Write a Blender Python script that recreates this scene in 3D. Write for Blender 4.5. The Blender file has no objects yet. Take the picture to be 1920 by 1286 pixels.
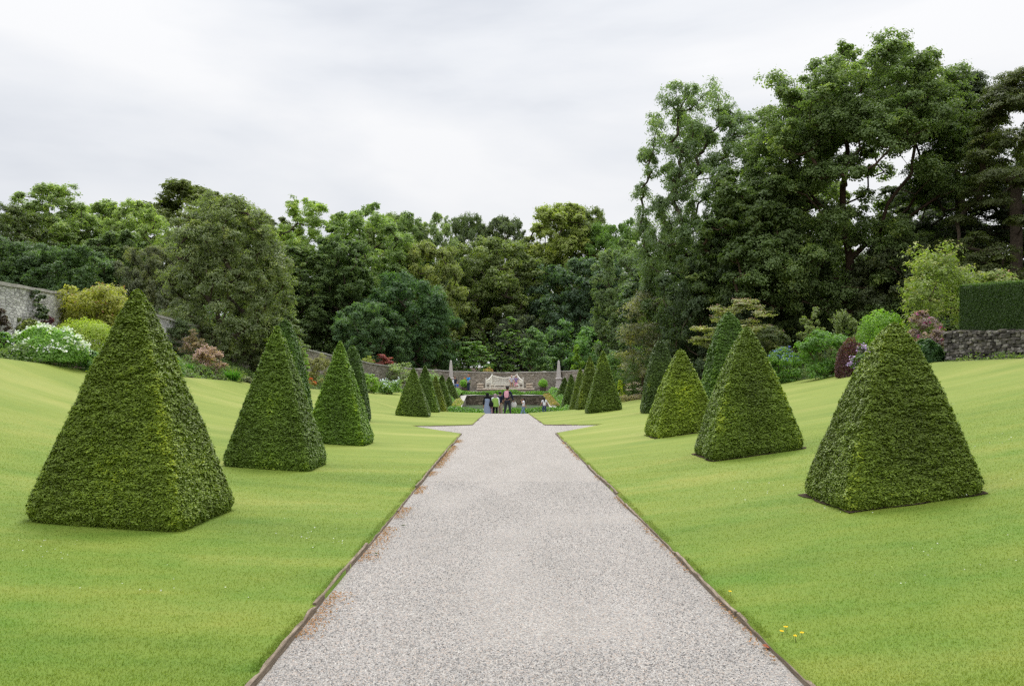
import bpy, math, random
import numpy as np
from mathutils import Vector, Matrix

sc = bpy.context.scene
COL = sc.collection
PI = math.pi
F = 1600.0            # focal length in photo pixels
VX, VY, CH = 946.0, 717.0, 1.8

# ------------------------------------------------------------------ utilities
def s01(a, b, x):
    t = np.clip((np.asarray(x, float) - a) / (b - a), 0, 1)
    return t * t * (3 - 2 * t)

def _hash(ix, iy, iz):
    h = (ix * 374761393 + iy * 668265263 + iz * 2147483647 + 1274126177) & 0xFFFFFFFF
    h = ((h ^ (h >> 13)) * 1274126177) & 0xFFFFFFFF
    h = ((h ^ (h >> 16)) * 2246822519) & 0xFFFFFFFF
    return ((h ^ (h >> 15)) & 0xFFFFFF) / float(0xFFFFFF)

def vnoise(p):
    p = np.asarray(p, float) + 1000.0
    i = np.floor(p).astype(np.int64); f = p - i
    f = f * f * (3 - 2 * f)
    r = 0
    for dx in (0, 1):
        wx = f[:, 0] if dx else 1 - f[:, 0]
        for dy in (0, 1):
            wy = f[:, 1] if dy else 1 - f[:, 1]
            for dz in (0, 1):
                wz = f[:, 2] if dz else 1 - f[:, 2]
                r = r + wx * wy * wz * _hash(i[:, 0] + dx, i[:, 1] + dy, i[:, 2] + dz)
    return r

def unit(v):
    return v / np.maximum(np.linalg.norm(v, axis=1, keepdims=True), 1e-9)

def mesh_np(name, V, Q, mat_idx=None, var=None, smooth=False, uv=None):
    """V (n,3); Q (m,k) one polygon size, or list of such arrays"""
    if not isinstance(Q, list): Q = [Q]
    me = bpy.data.meshes.new(name)
    V = np.ascontiguousarray(V, np.float32)
    me.vertices.add(len(V)); me.vertices.foreach_set('co', V.ravel())
    nl = sum(q.size for q in Q); npoly = sum(len(q) for q in Q)
    idx = np.concatenate([q.ravel() for q in Q]).astype(np.int32)
    tot = np.concatenate([np.full(len(q), q.shape[1]) for q in Q]).astype(np.int32)
    st = np.concatenate([[0], np.cumsum(tot)[:-1]]).astype(np.int32)
    me.loops.add(nl); me.loops.foreach_set('vertex_index', idx)
    me.polygons.add(npoly); me.polygons.foreach_set('loop_start', st)
    if mat_idx is not None: me.polygons.foreach_set('material_index', np.asarray(mat_idx, np.int32))
    me.polygons.foreach_set('use_smooth', np.full(npoly, smooth, bool))
    if var is not None:
        a = me.attributes.new('v', 'FLOAT', 'FACE'); a.data.foreach_set('value', np.asarray(var, np.float32))
    if uv is not None:
        l = me.uv_layers.new(name='UVMap'); l.data.foreach_set('uv', np.asarray(uv, np.float32)[idx].ravel())
    me.update(calc_edges=True)
    return me

class MB:
    """collects pieces into one mesh"""
    def __init__(s): s.V = []; s.P = {}; s.n = 0
    def add(s, V, Q):
        V = np.asarray(V, float); Q = np.asarray(Q, int)
        s.V.append(V); s.P.setdefault(Q.shape[1], []).append(Q + s.n); s.n += len(V); return s
    def box(s, x0, x1, y0, y1, z0, z1, M=None, jit=0, rng=None, bev=0):
        if bev:
            b = bev
            zs = [(z0, b), (z0 + b, 0), (z1 - b, 0), (z1, b)]
            V = []
            for z, i in zs:
                V += [(x0 + i, y0 + i, z), (x1 - i, y0 + i, z), (x1 - i, y1 - i, z), (x0 + i, y1 - i, z)]
            Q = [(3, 2, 1, 0), (12, 13, 14, 15)]
            for r in range(3):
                for k in range(4):
                    a = r * 4 + k; c = r * 4 + (k + 1) % 4
                    Q.append((a, c, c + 4, a + 4))
            V = np.array(V, float)
        else:
            V = np.array([(x0, y0, z0), (x1, y0, z0), (x1, y1, z0), (x0, y1, z0), (x0, y0, z1), (x1, y0, z1), (x1, y1, z1), (x0, y1, z1)], float)
            Q = [(3, 2, 1, 0), (4, 5, 6, 7), (0, 1, 5, 4), (1, 2, 6, 5), (2, 3, 7, 6), (3, 0, 4, 7)]
        if jit: V = V + rng.uniform(-jit, jit, V.shape)
        if M is not None:
            M = np.array(M); V = V @ M[:3, :3].T + M[:3, 3]
        return s.add(V, Q)
    def tube(s, pts, rad, n=8, cap=True):
        pts = np.asarray(pts, float); m = len(pts)
        rad = np.broadcast_to(np.asarray(rad, float), (m,))
        T = np.gradient(pts, axis=0); T = unit(T)
        up = np.array([0, 0, 1.0]) if abs(T[0, 2]) < .9 else np.array([1.0, 0, 0])
        A = unit(np.cross(T, up)); B = np.cross(T, A)
        a = np.linspace(0, 2 * PI, n, endpoint=False)
        V = pts[:, None] + rad[:, None, None] * (np.cos(a)[None, :, None] * A[:, None] + np.sin(a)[None, :, None] * B[:, None])
        V = V.reshape(-1, 3)
        i = np.arange(m - 1)[:, None] * n; k = np.arange(n)[None]; k2 = (k + 1) % n
        Q = np.stack([i + k, i + k2, i + k2 + n, i + k + n], -1).reshape(-1, 4)
        s.add(V, Q)
        if cap:
            s.P.setdefault(n, []).append((np.arange(n) + s.n - n)[None]); s.P.setdefault(n, []).append((np.arange(n)[::-1] + s.n - len(V))[None])
        return s
    def mesh(s, name, smooth=False):
        return mesh_np(name, np.concatenate(s.V), [np.concatenate(q) for q in s.P.values()], smooth=smooth)

def tag(o, label=None, cat=None, group=None, kind=None):
    if label: o['label'] = label
    if cat: o['category'] = cat
    if group: o['group'] = group
    if kind: o['kind'] = kind
    return o

def obj(name, me, mats, parent=None, loc=None, rz=0, color=None):
    if isinstance(me, MB): me = me.mesh(name)
    o = bpy.data.objects.new(name, me); COL.objects.link(o)
    if not isinstance(mats, (list, tuple)): mats = [mats]
    if len(me.materials) == 0:
        for m in mats: me.materials.append(m)
    if parent: o.parent = parent
    if loc is not None: o.location = loc
    o.rotation_euler[2] = rz
    if color: o.color = (*color, 1)
    return o

def empty(name, loc=(0, 0, 0), rz=0):
    o = bpy.data.objects.new(name, None); COL.objects.link(o); o.location = loc; o.rotation_euler[2] = rz
    o.empty_display_size = .2
    return o

# ------------------------------------------------------------------ terrain
def interp(y, xs, vs): return np.interp(y, xs, vs)
def G(X, Y):
    X = np.asarray(X, float); Y = np.asarray(Y, float)
    u = X - .145; t0 = np.maximum(0, np.abs(u) - 1.64); t = np.minimum(t0, 14)
    hL = .02 * t + .005 * t ** 2 + .00047 * t ** 3
    hR = .115 * t + .0045 * t ** 2
    ext = .14 * np.clip(t0 - 14, 0, 14) + .05 * np.clip(t0 - 28, 0, 60)
    gR = interp(Y, [0, 32, 45, 60], [1, 1, .8, .5]); gL = interp(Y, [0, 40, 60], [1, 1, .95])
    h = np.where(u < 0, hL * gL, hR * gR) + ext
    near = 1 - s01(6, 9, np.abs(u))
    h = h - .40 * s01(49.3, 51, Y) * near * (1 - s01(60, 76, Y))
    h = h + (.9 - h) * s01(60, 78, Y) * (1 - s01(9, 13, np.abs(u))) * (1 - (np.abs(u) > 40))
    h = np.where(Y > 72, np.maximum(h, -.5 + 1.4 * s01(72, 78, Y)), h)
    h = h + .04 * np.clip(Y - 94, 0, 120)
    return h
def Gf(x, y): return float(G(np.array([x]), np.array([y]))[0])
def PX(px, Y): return (px - VX) * Y / F
def PZ(py, Y): return CH + (VY - py) * Y / F

# ------------------------------------------------------------------ materials
def newmat(name):
    m = bpy.data.materials.new(name); m.use_nodes = True
    nt = m.node_tree; nt.nodes.clear()
    out = nt.nodes.new('ShaderNodeOutputMaterial')
    return m, nt, out
def N(nt, t, **kw):
    n = nt.nodes.new(t)
    for k, v in kw.items(): setattr(n, k, v)
    return n
def L(nt, a, b): nt.links.new(a, b)
def ramp(nt, stops, interp='LINEAR'):
    r = N(nt, 'ShaderNodeValToRGB'); cr = r.color_ramp; cr.interpolation = interp
    while len(cr.elements) < len(stops): cr.elements.new(.5)
    for e, (p, c) in zip(cr.elements, stops):
        e.position = p; e.color = (*c, 1) if len(c) == 3 else c
    return r
def mixc(nt, mode='MIX', fac=None):
    m = N(nt, 'ShaderNodeMix', data_type='RGBA', blend_type=mode)
    if fac is not None: m.inputs[0].default_value = fac
    return m
def noise(nt, scale, detail=3, rough=.5, vec=None, dist=0):
    n = N(nt, 'ShaderNodeTexNoise'); n.inputs['Scale'].default_value = scale; n.inputs['Detail'].default_value = detail
    n.inputs['Roughness'].default_value = rough; n.inputs['Distortion'].default_value = dist
    if vec is not None: L(nt, vec, n.inputs['Vector'])
    return n
def mapping(nt, vec, scale=(1, 1, 1), rot=(0, 0, 0)):
    m = N(nt, 'ShaderNodeMapping'); m.inputs['Scale'].default_value = scale; m.inputs['Rotation'].default_value = rot
    L(nt, vec, m.inputs['Vector']); return m.outputs[0]
def bsdf(nt, out, rough=.8, spec=.3):
    b = N(nt, 'ShaderNodeBsdfPrincipled'); b.inputs['Roughness'].default_value = rough; b.inputs['Specular IOR Level'].default_value = spec
    L(nt, b.outputs[0], out.inputs[0]); return b
def bump(nt, h, b, strength=.5, dist=.01):
    n = N(nt, 'ShaderNodeBump'); n.inputs['Strength'].default_value = strength; n.inputs['Distance'].default_value = dist
    L(nt, h, n.inputs['Height']); L(nt, n.outputs[0], b.inputs['Normal']); return n

def simple(name, col, rough=.7, spec=.3, var=.12, nscale=12, bmp=0):
    m, nt, out = newmat(name); b = bsdf(nt, out, rough, spec)
    tc = N(nt, 'ShaderNodeTexCoord')
    n = noise(nt, nscale, 4, .6, tc.outputs['Object'])
    r = ramp(nt, [(.25, tuple(c * (1 - var) for c in col)), (.75, tuple(min(1, c * (1 + var)) for c in col))])
    L(nt, n.outputs[0], r.inputs[0]); L(nt, r.outputs[0], b.inputs['Base Color'])
    if bmp: bump(nt, n.outputs[0], b, .5, bmp)
    return m

def leafmat(name, trans=.3, rough=.5, lo=.55, hi=1.5, spec=.35, warm=(1.25, 1.1, .55), gain=1.0):
    """leaf colour = object colour, varied leaf by leaf"""
    m, nt, out = newmat(name)
    oi = N(nt, 'ShaderNodeObjectInfo'); at = N(nt, 'ShaderNodeAttribute', attribute_name='v')
    r = ramp(nt, [(0, (lo, lo, lo)), (.6, (1, 1, 1)), (1, (hi * warm[0], hi * warm[1], hi * warm[2]))])
    L(nt, at.outputs['Fac'], r.inputs[0])
    gn = mixc(nt, 'MULTIPLY', 1); L(nt, oi.outputs['Color'], gn.inputs[6]); gn.inputs[7].default_value = (gain, gain, gain, 1)
    mx = mixc(nt, 'MULTIPLY', 1); L(nt, gn.outputs[2], mx.inputs[6]); L(nt, r.outputs[0], mx.inputs[7])
    b = N(nt, 'ShaderNodeBsdfPrincipled'); b.inputs['Roughness'].default_value = rough; b.inputs['Specular IOR Level'].default_value = spec
    L(nt, mx.outputs[2], b.inputs['Base Color'])
    tr = N(nt, 'ShaderNodeBsdfTranslucent')
    m2 = mixc(nt, 'MULTIPLY', 1); L(nt, mx.outputs[2], m2.inputs[6]); m2.inputs[7].default_value = (1.15, 1.35, .5, 1); L(nt, m2.outputs[2], tr.inputs[0])
    ms = N(nt, 'ShaderNodeMixShader'); ms.inputs[0].default_value = trans
    L(nt, b.outputs[0], ms.inputs[1]); L(nt, tr.outputs[0], ms.inputs[2]); L(nt, ms.outputs[0], out.inputs[0])
    return m

M = {}
M['leaf'] = leafmat('leaf', trans=.45, lo=.74, gain=2.2)
M['yew'] = leafmat('yew_needles', trans=.2, rough=.5, lo=.42, hi=1.75, warm=(1.45, 1.15, .5))
M['petal'] = leafmat('petal', trans=.3, rough=.6, lo=.8, hi=1.1, spec=.2, warm=(1.02, 1, 1))
M['bark'] = simple('bark', (.075, .058, .042), .9, .1, .45, 6, .03)
M['redbark'] = simple('reddish_bark', (.07, .046, .032), .9, .1, .4, 5, .03)
M['stem'] = simple('stem', (.10, .075, .045), .9, .1, .3, 8)

def lawn_mat(name, bumps=True):
    m, nt, out = newmat(name); b = bsdf(nt, out, .75, .15)

    g = N(nt, 'ShaderNodeNewGeometry'); P = g.outputs['Position']
    big = noise(nt, .35, 4, .6, mapping(nt, P, (.35, 1.6, .5)))       # mowing bands across the slope
    pat = noise(nt, 1.1, 5, .65, mapping(nt, P, (.7, 1.2, 1), (0, 0, .5)))
    fine = noise(nt, 55, 3, .7, P)
    c1 = ramp(nt, [(.3, (.080, .136, .014)), (.5, (.114, .172, .020)), (.72, (.172, .208, .038))])
    L(nt, big.outputs[0], c1.inputs[0])
    c2 = ramp(nt, [(.3, (.74, .92, .76)), (.48, (1, 1, 1)), (.62, (1.12, 1.03, 1.05)), (.74, (1.34, 1.1, 1.3))]); L(nt, pat.outputs[0], c2.inputs[0])
    m1 = mixc(nt, 'MULTIPLY', 1); L(nt, c1.outputs[0], m1.inputs[6]); L(nt, c2.outputs[0], m1.inputs[7])
    # paler, drier grass up the banks and farther down the garden
    sx = N(nt, 'ShaderNodeSeparateXYZ'); L(nt, P, sx.inputs[0])
    mr = N(nt, 'ShaderNodeMapRange'); mr.inputs[1].default_value = 8; mr.inputs[2].default_value = 26; L(nt, sx.outputs[1], mr.inputs[0])
    mm = N(nt, 'ShaderNodeMath', operation='MULTIPLY'); mm.inputs[1].default_value = .6; L(nt, mr.outputs[0], mm.inputs[0])
    m2 = mixc(nt); L(nt, mm.outputs[0], m2.inputs[0]); L(nt, m1.outputs[2], m2.inputs[6])
    dry = ramp(nt, [(.3, (.165, .205, .030)), (.5, (.205, .235, .042)), (.7, (.262, .272, .07))]); L(nt, big.outputs[0], dry.inputs[0])
    L(nt, dry.outputs[0], m2.inputs[7])
    c3 = ramp(nt, [(.25, (.78, .82, .76)), (.5, (1, 1, 1)), (.75, (1.16, 1.12, 1.2))]); L(nt, fine.outputs[0], c3.inputs[0])
    m3 = mixc(nt, 'MULTIPLY', .75); L(nt, m2.outputs[2], m3.inputs[6]); L(nt, c3.outputs[0], m3.inputs[7])
    L(nt, m3.outputs[2], b.inputs['Base Color'])
    if not bumps:
        g_ = mixc(nt, 'MULTIPLY', 1); L(nt, m3.outputs[2], g_.inputs[6]); g_.inputs[7].default_value = (1.75, 1.65, 1.6, 1); m3 = g_; L(nt, m3.outputs[2], b.inputs['Base Color'])
        tr = N(nt, 'ShaderNodeBsdfTranslucent'); L(nt, m3.outputs[2], tr.inputs[0]); ms = N(nt, 'ShaderNodeMixShader'); ms.inputs[0].default_value = .6
        L(nt, b.outputs[0], ms.inputs[1]); L(nt, tr.outputs[0], ms.inputs[2]); L(nt, ms.outputs[0], out.inputs[0])
    if bumps: bump(nt, fine.outputs[0], b, .4, .012)
    return m
M['lawn'] = lawn_mat('lawn_turf'); M['blade'] = lawn_mat('grass_blade', False)

def gravel_mat():
    m, nt, out = newmat('gravel'); b = bsdf(nt, out, .85, .2)
    g = N(nt, 'ShaderNodeNewGeometry'); P = g.outputs['Position']
    v = N(nt, 'ShaderNodeTexVoronoi'); v.inputs['Scale'].default_value = 88; L(nt, P, v.inputs['Vector'])
    wn = N(nt, 'ShaderNodeTexWhiteNoise', noise_dimensions='3D'); L(nt, v.outputs['Color'], wn.inputs['Vector'])
    r = ramp(nt, [(0, (.10, .098, .098)), (.1, (.19, .185, .182)), (.3, (.27, .26, .248)), (.5, (.34, .328, .315)), (.66, (.37, .31, .27)), (.74, (.28, .28, .29)), (.88, (.43, .42, .405)), (1, (.50, .49, .47))])
    L(nt, wn.outputs['Value'], r.inputs[0])
    v2 = N(nt, 'ShaderNodeTexVoronoi'); v2.inputs['Scale'].default_value = 88; v2.feature = 'DISTANCE_TO_EDGE'; L(nt, P, v2.inputs['Vector'])
    e = ramp(nt, [(0, (.28, .27, .26)), (.12, (1, 1, 1))]); L(nt, v2.outputs[0], e.inputs[0])
    m1 = mixc(nt, 'MULTIPLY', .6); L(nt, r.outputs[0], m1.inputs[6]); L(nt, e.outputs[0], m1.inputs[7])
    p = noise(nt, .9, 5, .6, mapping(nt, P, (1.6, .5, 1))); pr = ramp(nt, [(.3, (.99, .955, .90)), (.7, (1.14, 1.10, 1.045))]); L(nt, p.outputs[0], pr.inputs[0])
    m2 = mixc(nt, 'MULTIPLY', 1); L(nt, m1.outputs[2], m2.inputs[6]); L(nt, pr.outputs[0], m2.inputs[7])
    L(nt, m2.outputs[2], b.inputs['Base Color'])
    ad = N(nt, 'ShaderNodeMath', operation='MULTIPLY'); L(nt, v2.outputs[0], ad.inputs[0]); L(nt, wn.outputs['Value'], ad.inputs[1])
    bump(nt, ad.outputs[0], b, .8, .02)
    return m
M['gravel'] = gravel_mat()
M['pebble'] = leafmat('pebble', 0, .8, .35, 1.35, .2, (1, .97, .95))

def stone_mat(name, cols, sx=4.0, sy=15, mortar=.42, use='UV'):
    m, nt, out = newmat(name); b = bsdf(nt, out, .9, .15)
    tc = N(nt, 'ShaderNodeTexCoord'); U = tc.outputs[use]
    vec = mapping(nt, U, (sx, sy, sy))
    nd = noise(nt, 1.3, 3, .6, vec); ma = mixc(nt, 'ADD', .35); L(nt, vec, ma.inputs[6]); L(nt, nd.outputs['Color'], ma.inputs[7])
    v = N(nt, 'ShaderNodeTexVoronoi'); v.inputs['Scale'].default_value = 1; v.inputs['Randomness'].default_value = .8; L(nt, ma.outputs[2], v.inputs['Vector'])
    v2 = N(nt, 'ShaderNodeTexVoronoi'); v2.feature = 'DISTANCE_TO_EDGE'; v2.inputs['Scale'].default_value = 1; v2.inputs['Randomness'].default_value = .8; L(nt, ma.outputs[2], v2.inputs['Vector'])
    wn = N(nt, 'ShaderNodeTexWhiteNoise'); L(nt, v.outputs['Color'], wn.inputs['Vector'])
    k = len(cols); r = ramp(nt, [(i / (k - 1), c) for i, c in enumerate(cols)]); L(nt, wn.outputs['Value'], r.inputs[0])
    e = ramp(nt, [(0, (mortar, mortar, mortar)), (.13, (1, 1, 1))]); L(nt, v2.outputs[0], e.inputs[0])
    m1 = mixc(nt, 'MULTIPLY', .9); L(nt, r.outputs[0], m1.inputs[6]); L(nt, e.outputs[0], m1.inputs[7])
    st = noise(nt, .5, 5, .6, U); sr = ramp(nt, [(.3, (.72, .72, .7)), (.7, (1.15, 1.12, 1.08))]); L(nt, st.outputs[0], sr.inputs[0])
    m2 = mixc(nt, 'MULTIPLY', 1); L(nt, m1.outputs[2], m2.inputs[6]); L(nt, sr.outputs[0], m2.inputs[7])
    L(nt, m2.outputs[2], b.inputs['Base Color'])
    bump(nt, e.outputs[0], b, .7, .03)
    return m
M['wall'] = stone_mat('rubble_wall', [(.16, .14, .115), (.31, .275, .23), (.40, .37, .325), (.26, .225, .18), (.46, .43, .385)])
M['limewall'] = stone_mat('limestone_wall', [(.34, .33, .32), (.54, .53, .51), (.66, .65, .63), (.44, .43, .42), (.72, .71, .69)], 4.2, 8.5, .45)
M['darkwall'] = stone_mat('pool_masonry', [(.10, .085, .06), (.20, .165, .125), (.28, .24, .18), (.14, .115, .085)], 3.5, 10, .3)
M['coping'] = simple('coping_stone', (.36, .34, .31), .85, .2, .3, 3, .02)
M['stone'] = simple('pale_granite', (.47, .43, .40), .8, .25, .14, 9, .006)
M['slab'] = simple('sandstone_slab', (.52, .45, .36), .8, .2, .2, 4, .006)
M['roughstone'] = simple('rough_stone', (.24, .19, .16), .9, .1, .4, 5, .05)
M['white'] = simple('cream_paint', (.74, .72, .64), .5, .4, .05, 6)
M['soil'] = simple('soil', (.055, .04, .028), .95, .05, .4, 3, .05)
M['woodland'] = simple('woodland_floor', (.03, .036, .016), .95, .05, .4, .6)
M['timber'] = None
def timber():
    m, nt, out = newmat('weathered_timber'); b = bsdf(nt, out, .85, .15)
    g = N(nt, 'ShaderNodeNewGeometry'); P = g.outputs['Position']
    n = noise(nt, 9, 5, .7, mapping(nt, P, (4, .6, 10))); r = ramp(nt, [(.3, (.085, .062, .045)), (.5, (.19, .15, .11)), (.72, (.30, .245, .19))]); L(nt, n.outputs[0], r.inputs[0])
    L(nt, r.outputs[0], b.inputs['Base Color']); bump(nt, n.outputs[0], b, .5, .01); return m
M['timber'] = timber()

# ------------------------------------------------------------------ world, sun, camera
w = bpy.data.worlds.new('World'); sc.world = w; w.use_nodes = True
nt = w.node_tree; nt.nodes.clear()
wo = N(nt, 'ShaderNodeOutputWorld'); bg = N(nt, 'ShaderNodeBackground'); bg.inputs[1].default_value = .1
sky = N(nt, 'ShaderNodeTexSky'); sky.sky_type = 'NISHITA'; sky.sun_disc = False
SUN_EL, SUN_AZ = math.radians(58), math.radians(6)      # azimuth from +Y towards +X
sky.sun_elevation = SUN_EL; sky.sun_rotation = SUN_AZ
tc = N(nt, 'ShaderNodeTexCoord')
cl = noise(nt, 1.5, 6, .5, mapping(nt, tc.outputs['Generated'], (1, 1, 3.4), (.1, .25, .3)), .25)
cr = ramp(nt, [(.37, (6.6, 6.95, 7.6)), (.5, (8.5, 8.7, 9.05)), (.62, (9.7, 9.72, 9.8))]); L(nt, cl.outputs[0], cr.inputs[0])
# brighter overhead and towards the veiled sun
sep = N(nt, 'ShaderNodeSeparateXYZ'); L(nt, tc.outputs['Generated'], sep.inputs[0])
zr = N(nt, 'ShaderNodeMapRange'); zr.inputs[1].default_value = .08; zr.inputs[2].default_value = .42; zr.inputs[3].default_value = .68; zr.inputs[4].default_value = .78; L(nt, sep.outputs[2], zr.inputs[0])
# an overcast sky is brightest overhead
z2 = N(nt, 'ShaderNodeMapRange'); z2.inputs[1].default_value = .42; z2.inputs[2].default_value = .95; z2.inputs[3].default_value = 0; z2.inputs[4].default_value = 1.75; L(nt, sep.outputs[2], z2.inputs[0])
za = N(nt, 'ShaderNodeMath', operation='ADD'); L(nt, zr.outputs[0], za.inputs[0]); L(nt, z2.outputs[0], za.inputs[1])
mz = mixc(nt, 'MULTIPLY', 1); L(nt, cr.outputs[0], mz.inputs[6]); L(nt, za.outputs[0], mz.inputs[7])
mk = mixc(nt, 'MIX', .96); L(nt, sky.outputs[0], mk.inputs[6]); L(nt, mz.outputs[2], mk.inputs[7])
L(nt, mk.outputs[2], bg.inputs[0]); L(nt, bg.outputs[0], wo.inputs[0])

sl = bpy.data.lights.new('sun', 'SUN'); sl.energy = 2.1; sl.angle = math.radians(18); sl.color = (1, .96, .9)
so = bpy.data.objects.new('sun', sl); COL.objects.link(so)
d = Vector((math.sin(SUN_AZ) * math.cos(SUN_EL), math.cos(SUN_AZ) * math.cos(SUN_EL), math.sin(SUN_EL)))
so.rotation_euler = d.to_track_quat('Z', 'Y').to_euler(); so.location = d * 100

cam = bpy.data.cameras.new('camera'); co = bpy.data.objects.new('camera', cam); COL.objects.link(co); sc.camera = co
cam.sensor_width = 36; cam.lens = 36 * F / 1920; cam.clip_end = 2000; cam.clip_start = .1
cam.shift_x = (960 - VX) / 1920; cam.shift_y = (VY - 643) / 1920
co.location = (0, 0, CH); co.rotation_euler = (PI / 2, 0, 0)
sc.view_settings.view_transform = 'Standard'; sc.view_settings.look = 'None'; sc.view_settings.exposure = .42; sc.view_settings.gamma = 1
cy = sc.cycles; cy.max_bounces = 6; cy.diffuse_bounces = 5; cy.glossy_bounces = 2; cy.transmission_bounces = 3; cy.transparent_max_bounces = 4
cy.use_denoising = False; cy.sample_clamp_indirect = 6; cy.filter_width = 1.4

# ------------------------------------------------------------------ ground, lawns, path
def pathL(Y): return interp(Y, [-6, 29.4, 33.5, 35.9, 48.5, 49.3], [-1.49, -1.49, -3.70, -1.37, -1.12, -1.12])
def pathR(Y): return interp(Y, [-6, 29.7, 31.5, 36.0, 48.5, 49.3], [1.78, 1.78, 3.64, 1.68, 1.38, 1.38])
def edgeL(Y): return interp(Y, [0, 26, 30, 44, 60, 70, 75, 77], [-15.6, -15.4, -14.7, -13.6, -11.7, -10.8, -9.5, -8])
def edgeR(Y): return interp(Y, [0, 26, 32, 45, 60, 75, 77], [15.9, 15.8, 15.9, 14.2, 9.8, 8.6, 7.5])

def grid_mesh(name, XX, YY, ZZ, smooth=True):
    ny, nx = XX.shape; V = np.stack([XX, YY, ZZ], -1).reshape(-1, 3)
    i = np.arange(ny - 1)[:, None] * nx + np.arange(nx - 1)[None]
    return mesh_np(name, V, np.stack([i, i + 1, i + nx + 1, i + nx], -1).reshape(-1, 4), smooth=smooth)

def ground():
    xs = np.concatenate([-np.geomspace(600, 36, 16), np.arange(-34, 34.1, .5), np.geomspace(36, 600, 16)])
    ys = np.concatenate([[-300, -120, -50, -20], np.arange(-8, 100, .5), np.geomspace(101, 900, 24)])
    XX, YY = np.meshgrid(xs, ys); Z = G(XX, YY) - .16
    pool = (np.abs(XX - .05) < 3.9) & (YY > 59) & (YY < 76.9)
    Z = np.where(pool, -1.2, Z)
    o = obj('ground', grid_mesh('ground', XX, YY, Z), M['soil']); tag(o, kind='structure')
    # the floor of the wood behind the garden wall
    o2 = None
ground()

def rows():
    return np.unique(np.round(np.concatenate([np.arange(-6, 49.3, .3), [29.4, 29.7, 31.5, 33.5, 35.9, 36.0, 48.5, 49.3], np.arange(49.6, 77, .4)]), 3))
def lawn(side):
    ys = rows()
    outer = edgeL(ys) if side < 0 else edgeR(ys)
    inner = (pathL(ys) if side < 0 else pathR(ys))
    inner = np.where(ys > 49.31, side * 4.15 + 0 * ys, inner)
    jumps = ys <= 49.31
    f = np.linspace(0, 1, 60) ** 1.3
    XX = inner[:, None] + (outer - inner)[:, None] * f[None]; YY = np.repeat(ys[:, None], 60, 1)
    Z = G(XX, YY) + .045
    Z = Z + .006 * (vnoise(np.stack([XX.ravel() * .5, YY.ravel() * .5, 0 * XX.ravel()], 1)).reshape(XX.shape) - .5) * np.minimum(1, np.arange(60) / 6)[None]
    # vertical skirts, near side and far side
    XX = np.concatenate([XX[:, :1], XX, XX[:, -1:]], 1); YY = np.concatenate([YY[:, :1], YY, YY[:, -1:]], 1)
    Z = np.concatenate([Z[:, :1] - .2, Z, Z[:, -1:] - .25], 1)
    # row skirt at jump (end of centre strip)
    me = grid_mesh('lawn', XX, YY, Z)
    o = obj('lawn', me, M['lawn']); tag(o, kind='structure')
lawn(-1); lawn(1)

def path():
    ys = rows(); ys = ys[ys <= 49.31]
    a, b = pathL(ys) - .01, pathR(ys) + .01; f = np.linspace(0, 1, 24)
    XX = a[:, None] + (b - a)[:, None] * f; YY = np.repeat(ys[:, None], 24, 1)
    Z = .012 * (vnoise(np.stack([XX.ravel() * 1.2, YY.ravel() * .8, 0 * XX.ravel()], 1)).reshape(XX.shape) - .5) + .004 + G(XX, YY) * (YY < 49)
    XX = np.concatenate([XX, XX[-1:]]); YY = np.concatenate([YY, YY[-1:]]); Z = np.concatenate([Z, Z[-1:] - .3])
    o = obj('path', grid_mesh('path', XX, YY, Z), M['gravel']); tag(o, kind='structure')
    # gravel terrace and the ramps down past the pool
    for nm, xa, xb, ya, yb in (('terrace', -9, 9, 76.9, 90.5), ('path', 4.6, 7.3, 58.5, 76.9), ('path', -7.2, -4.5, 58.5, 76.9), ('path', -4.1, 4.1, 49.4, 57.9)):
        XX, YY = np.meshgrid(np.linspace(xa, xb, 30), np.linspace(ya, yb, 30)); Z = G(XX, YY) - (.05 if nm == 'path' else -.01)
        if abs(xa) < 5 and yb < 58: Z = G(XX, YY) - .08
        o = obj(nm, grid_mesh(nm, XX, YY, Z), M['gravel']); tag(o, kind='structure')
path()

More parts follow.
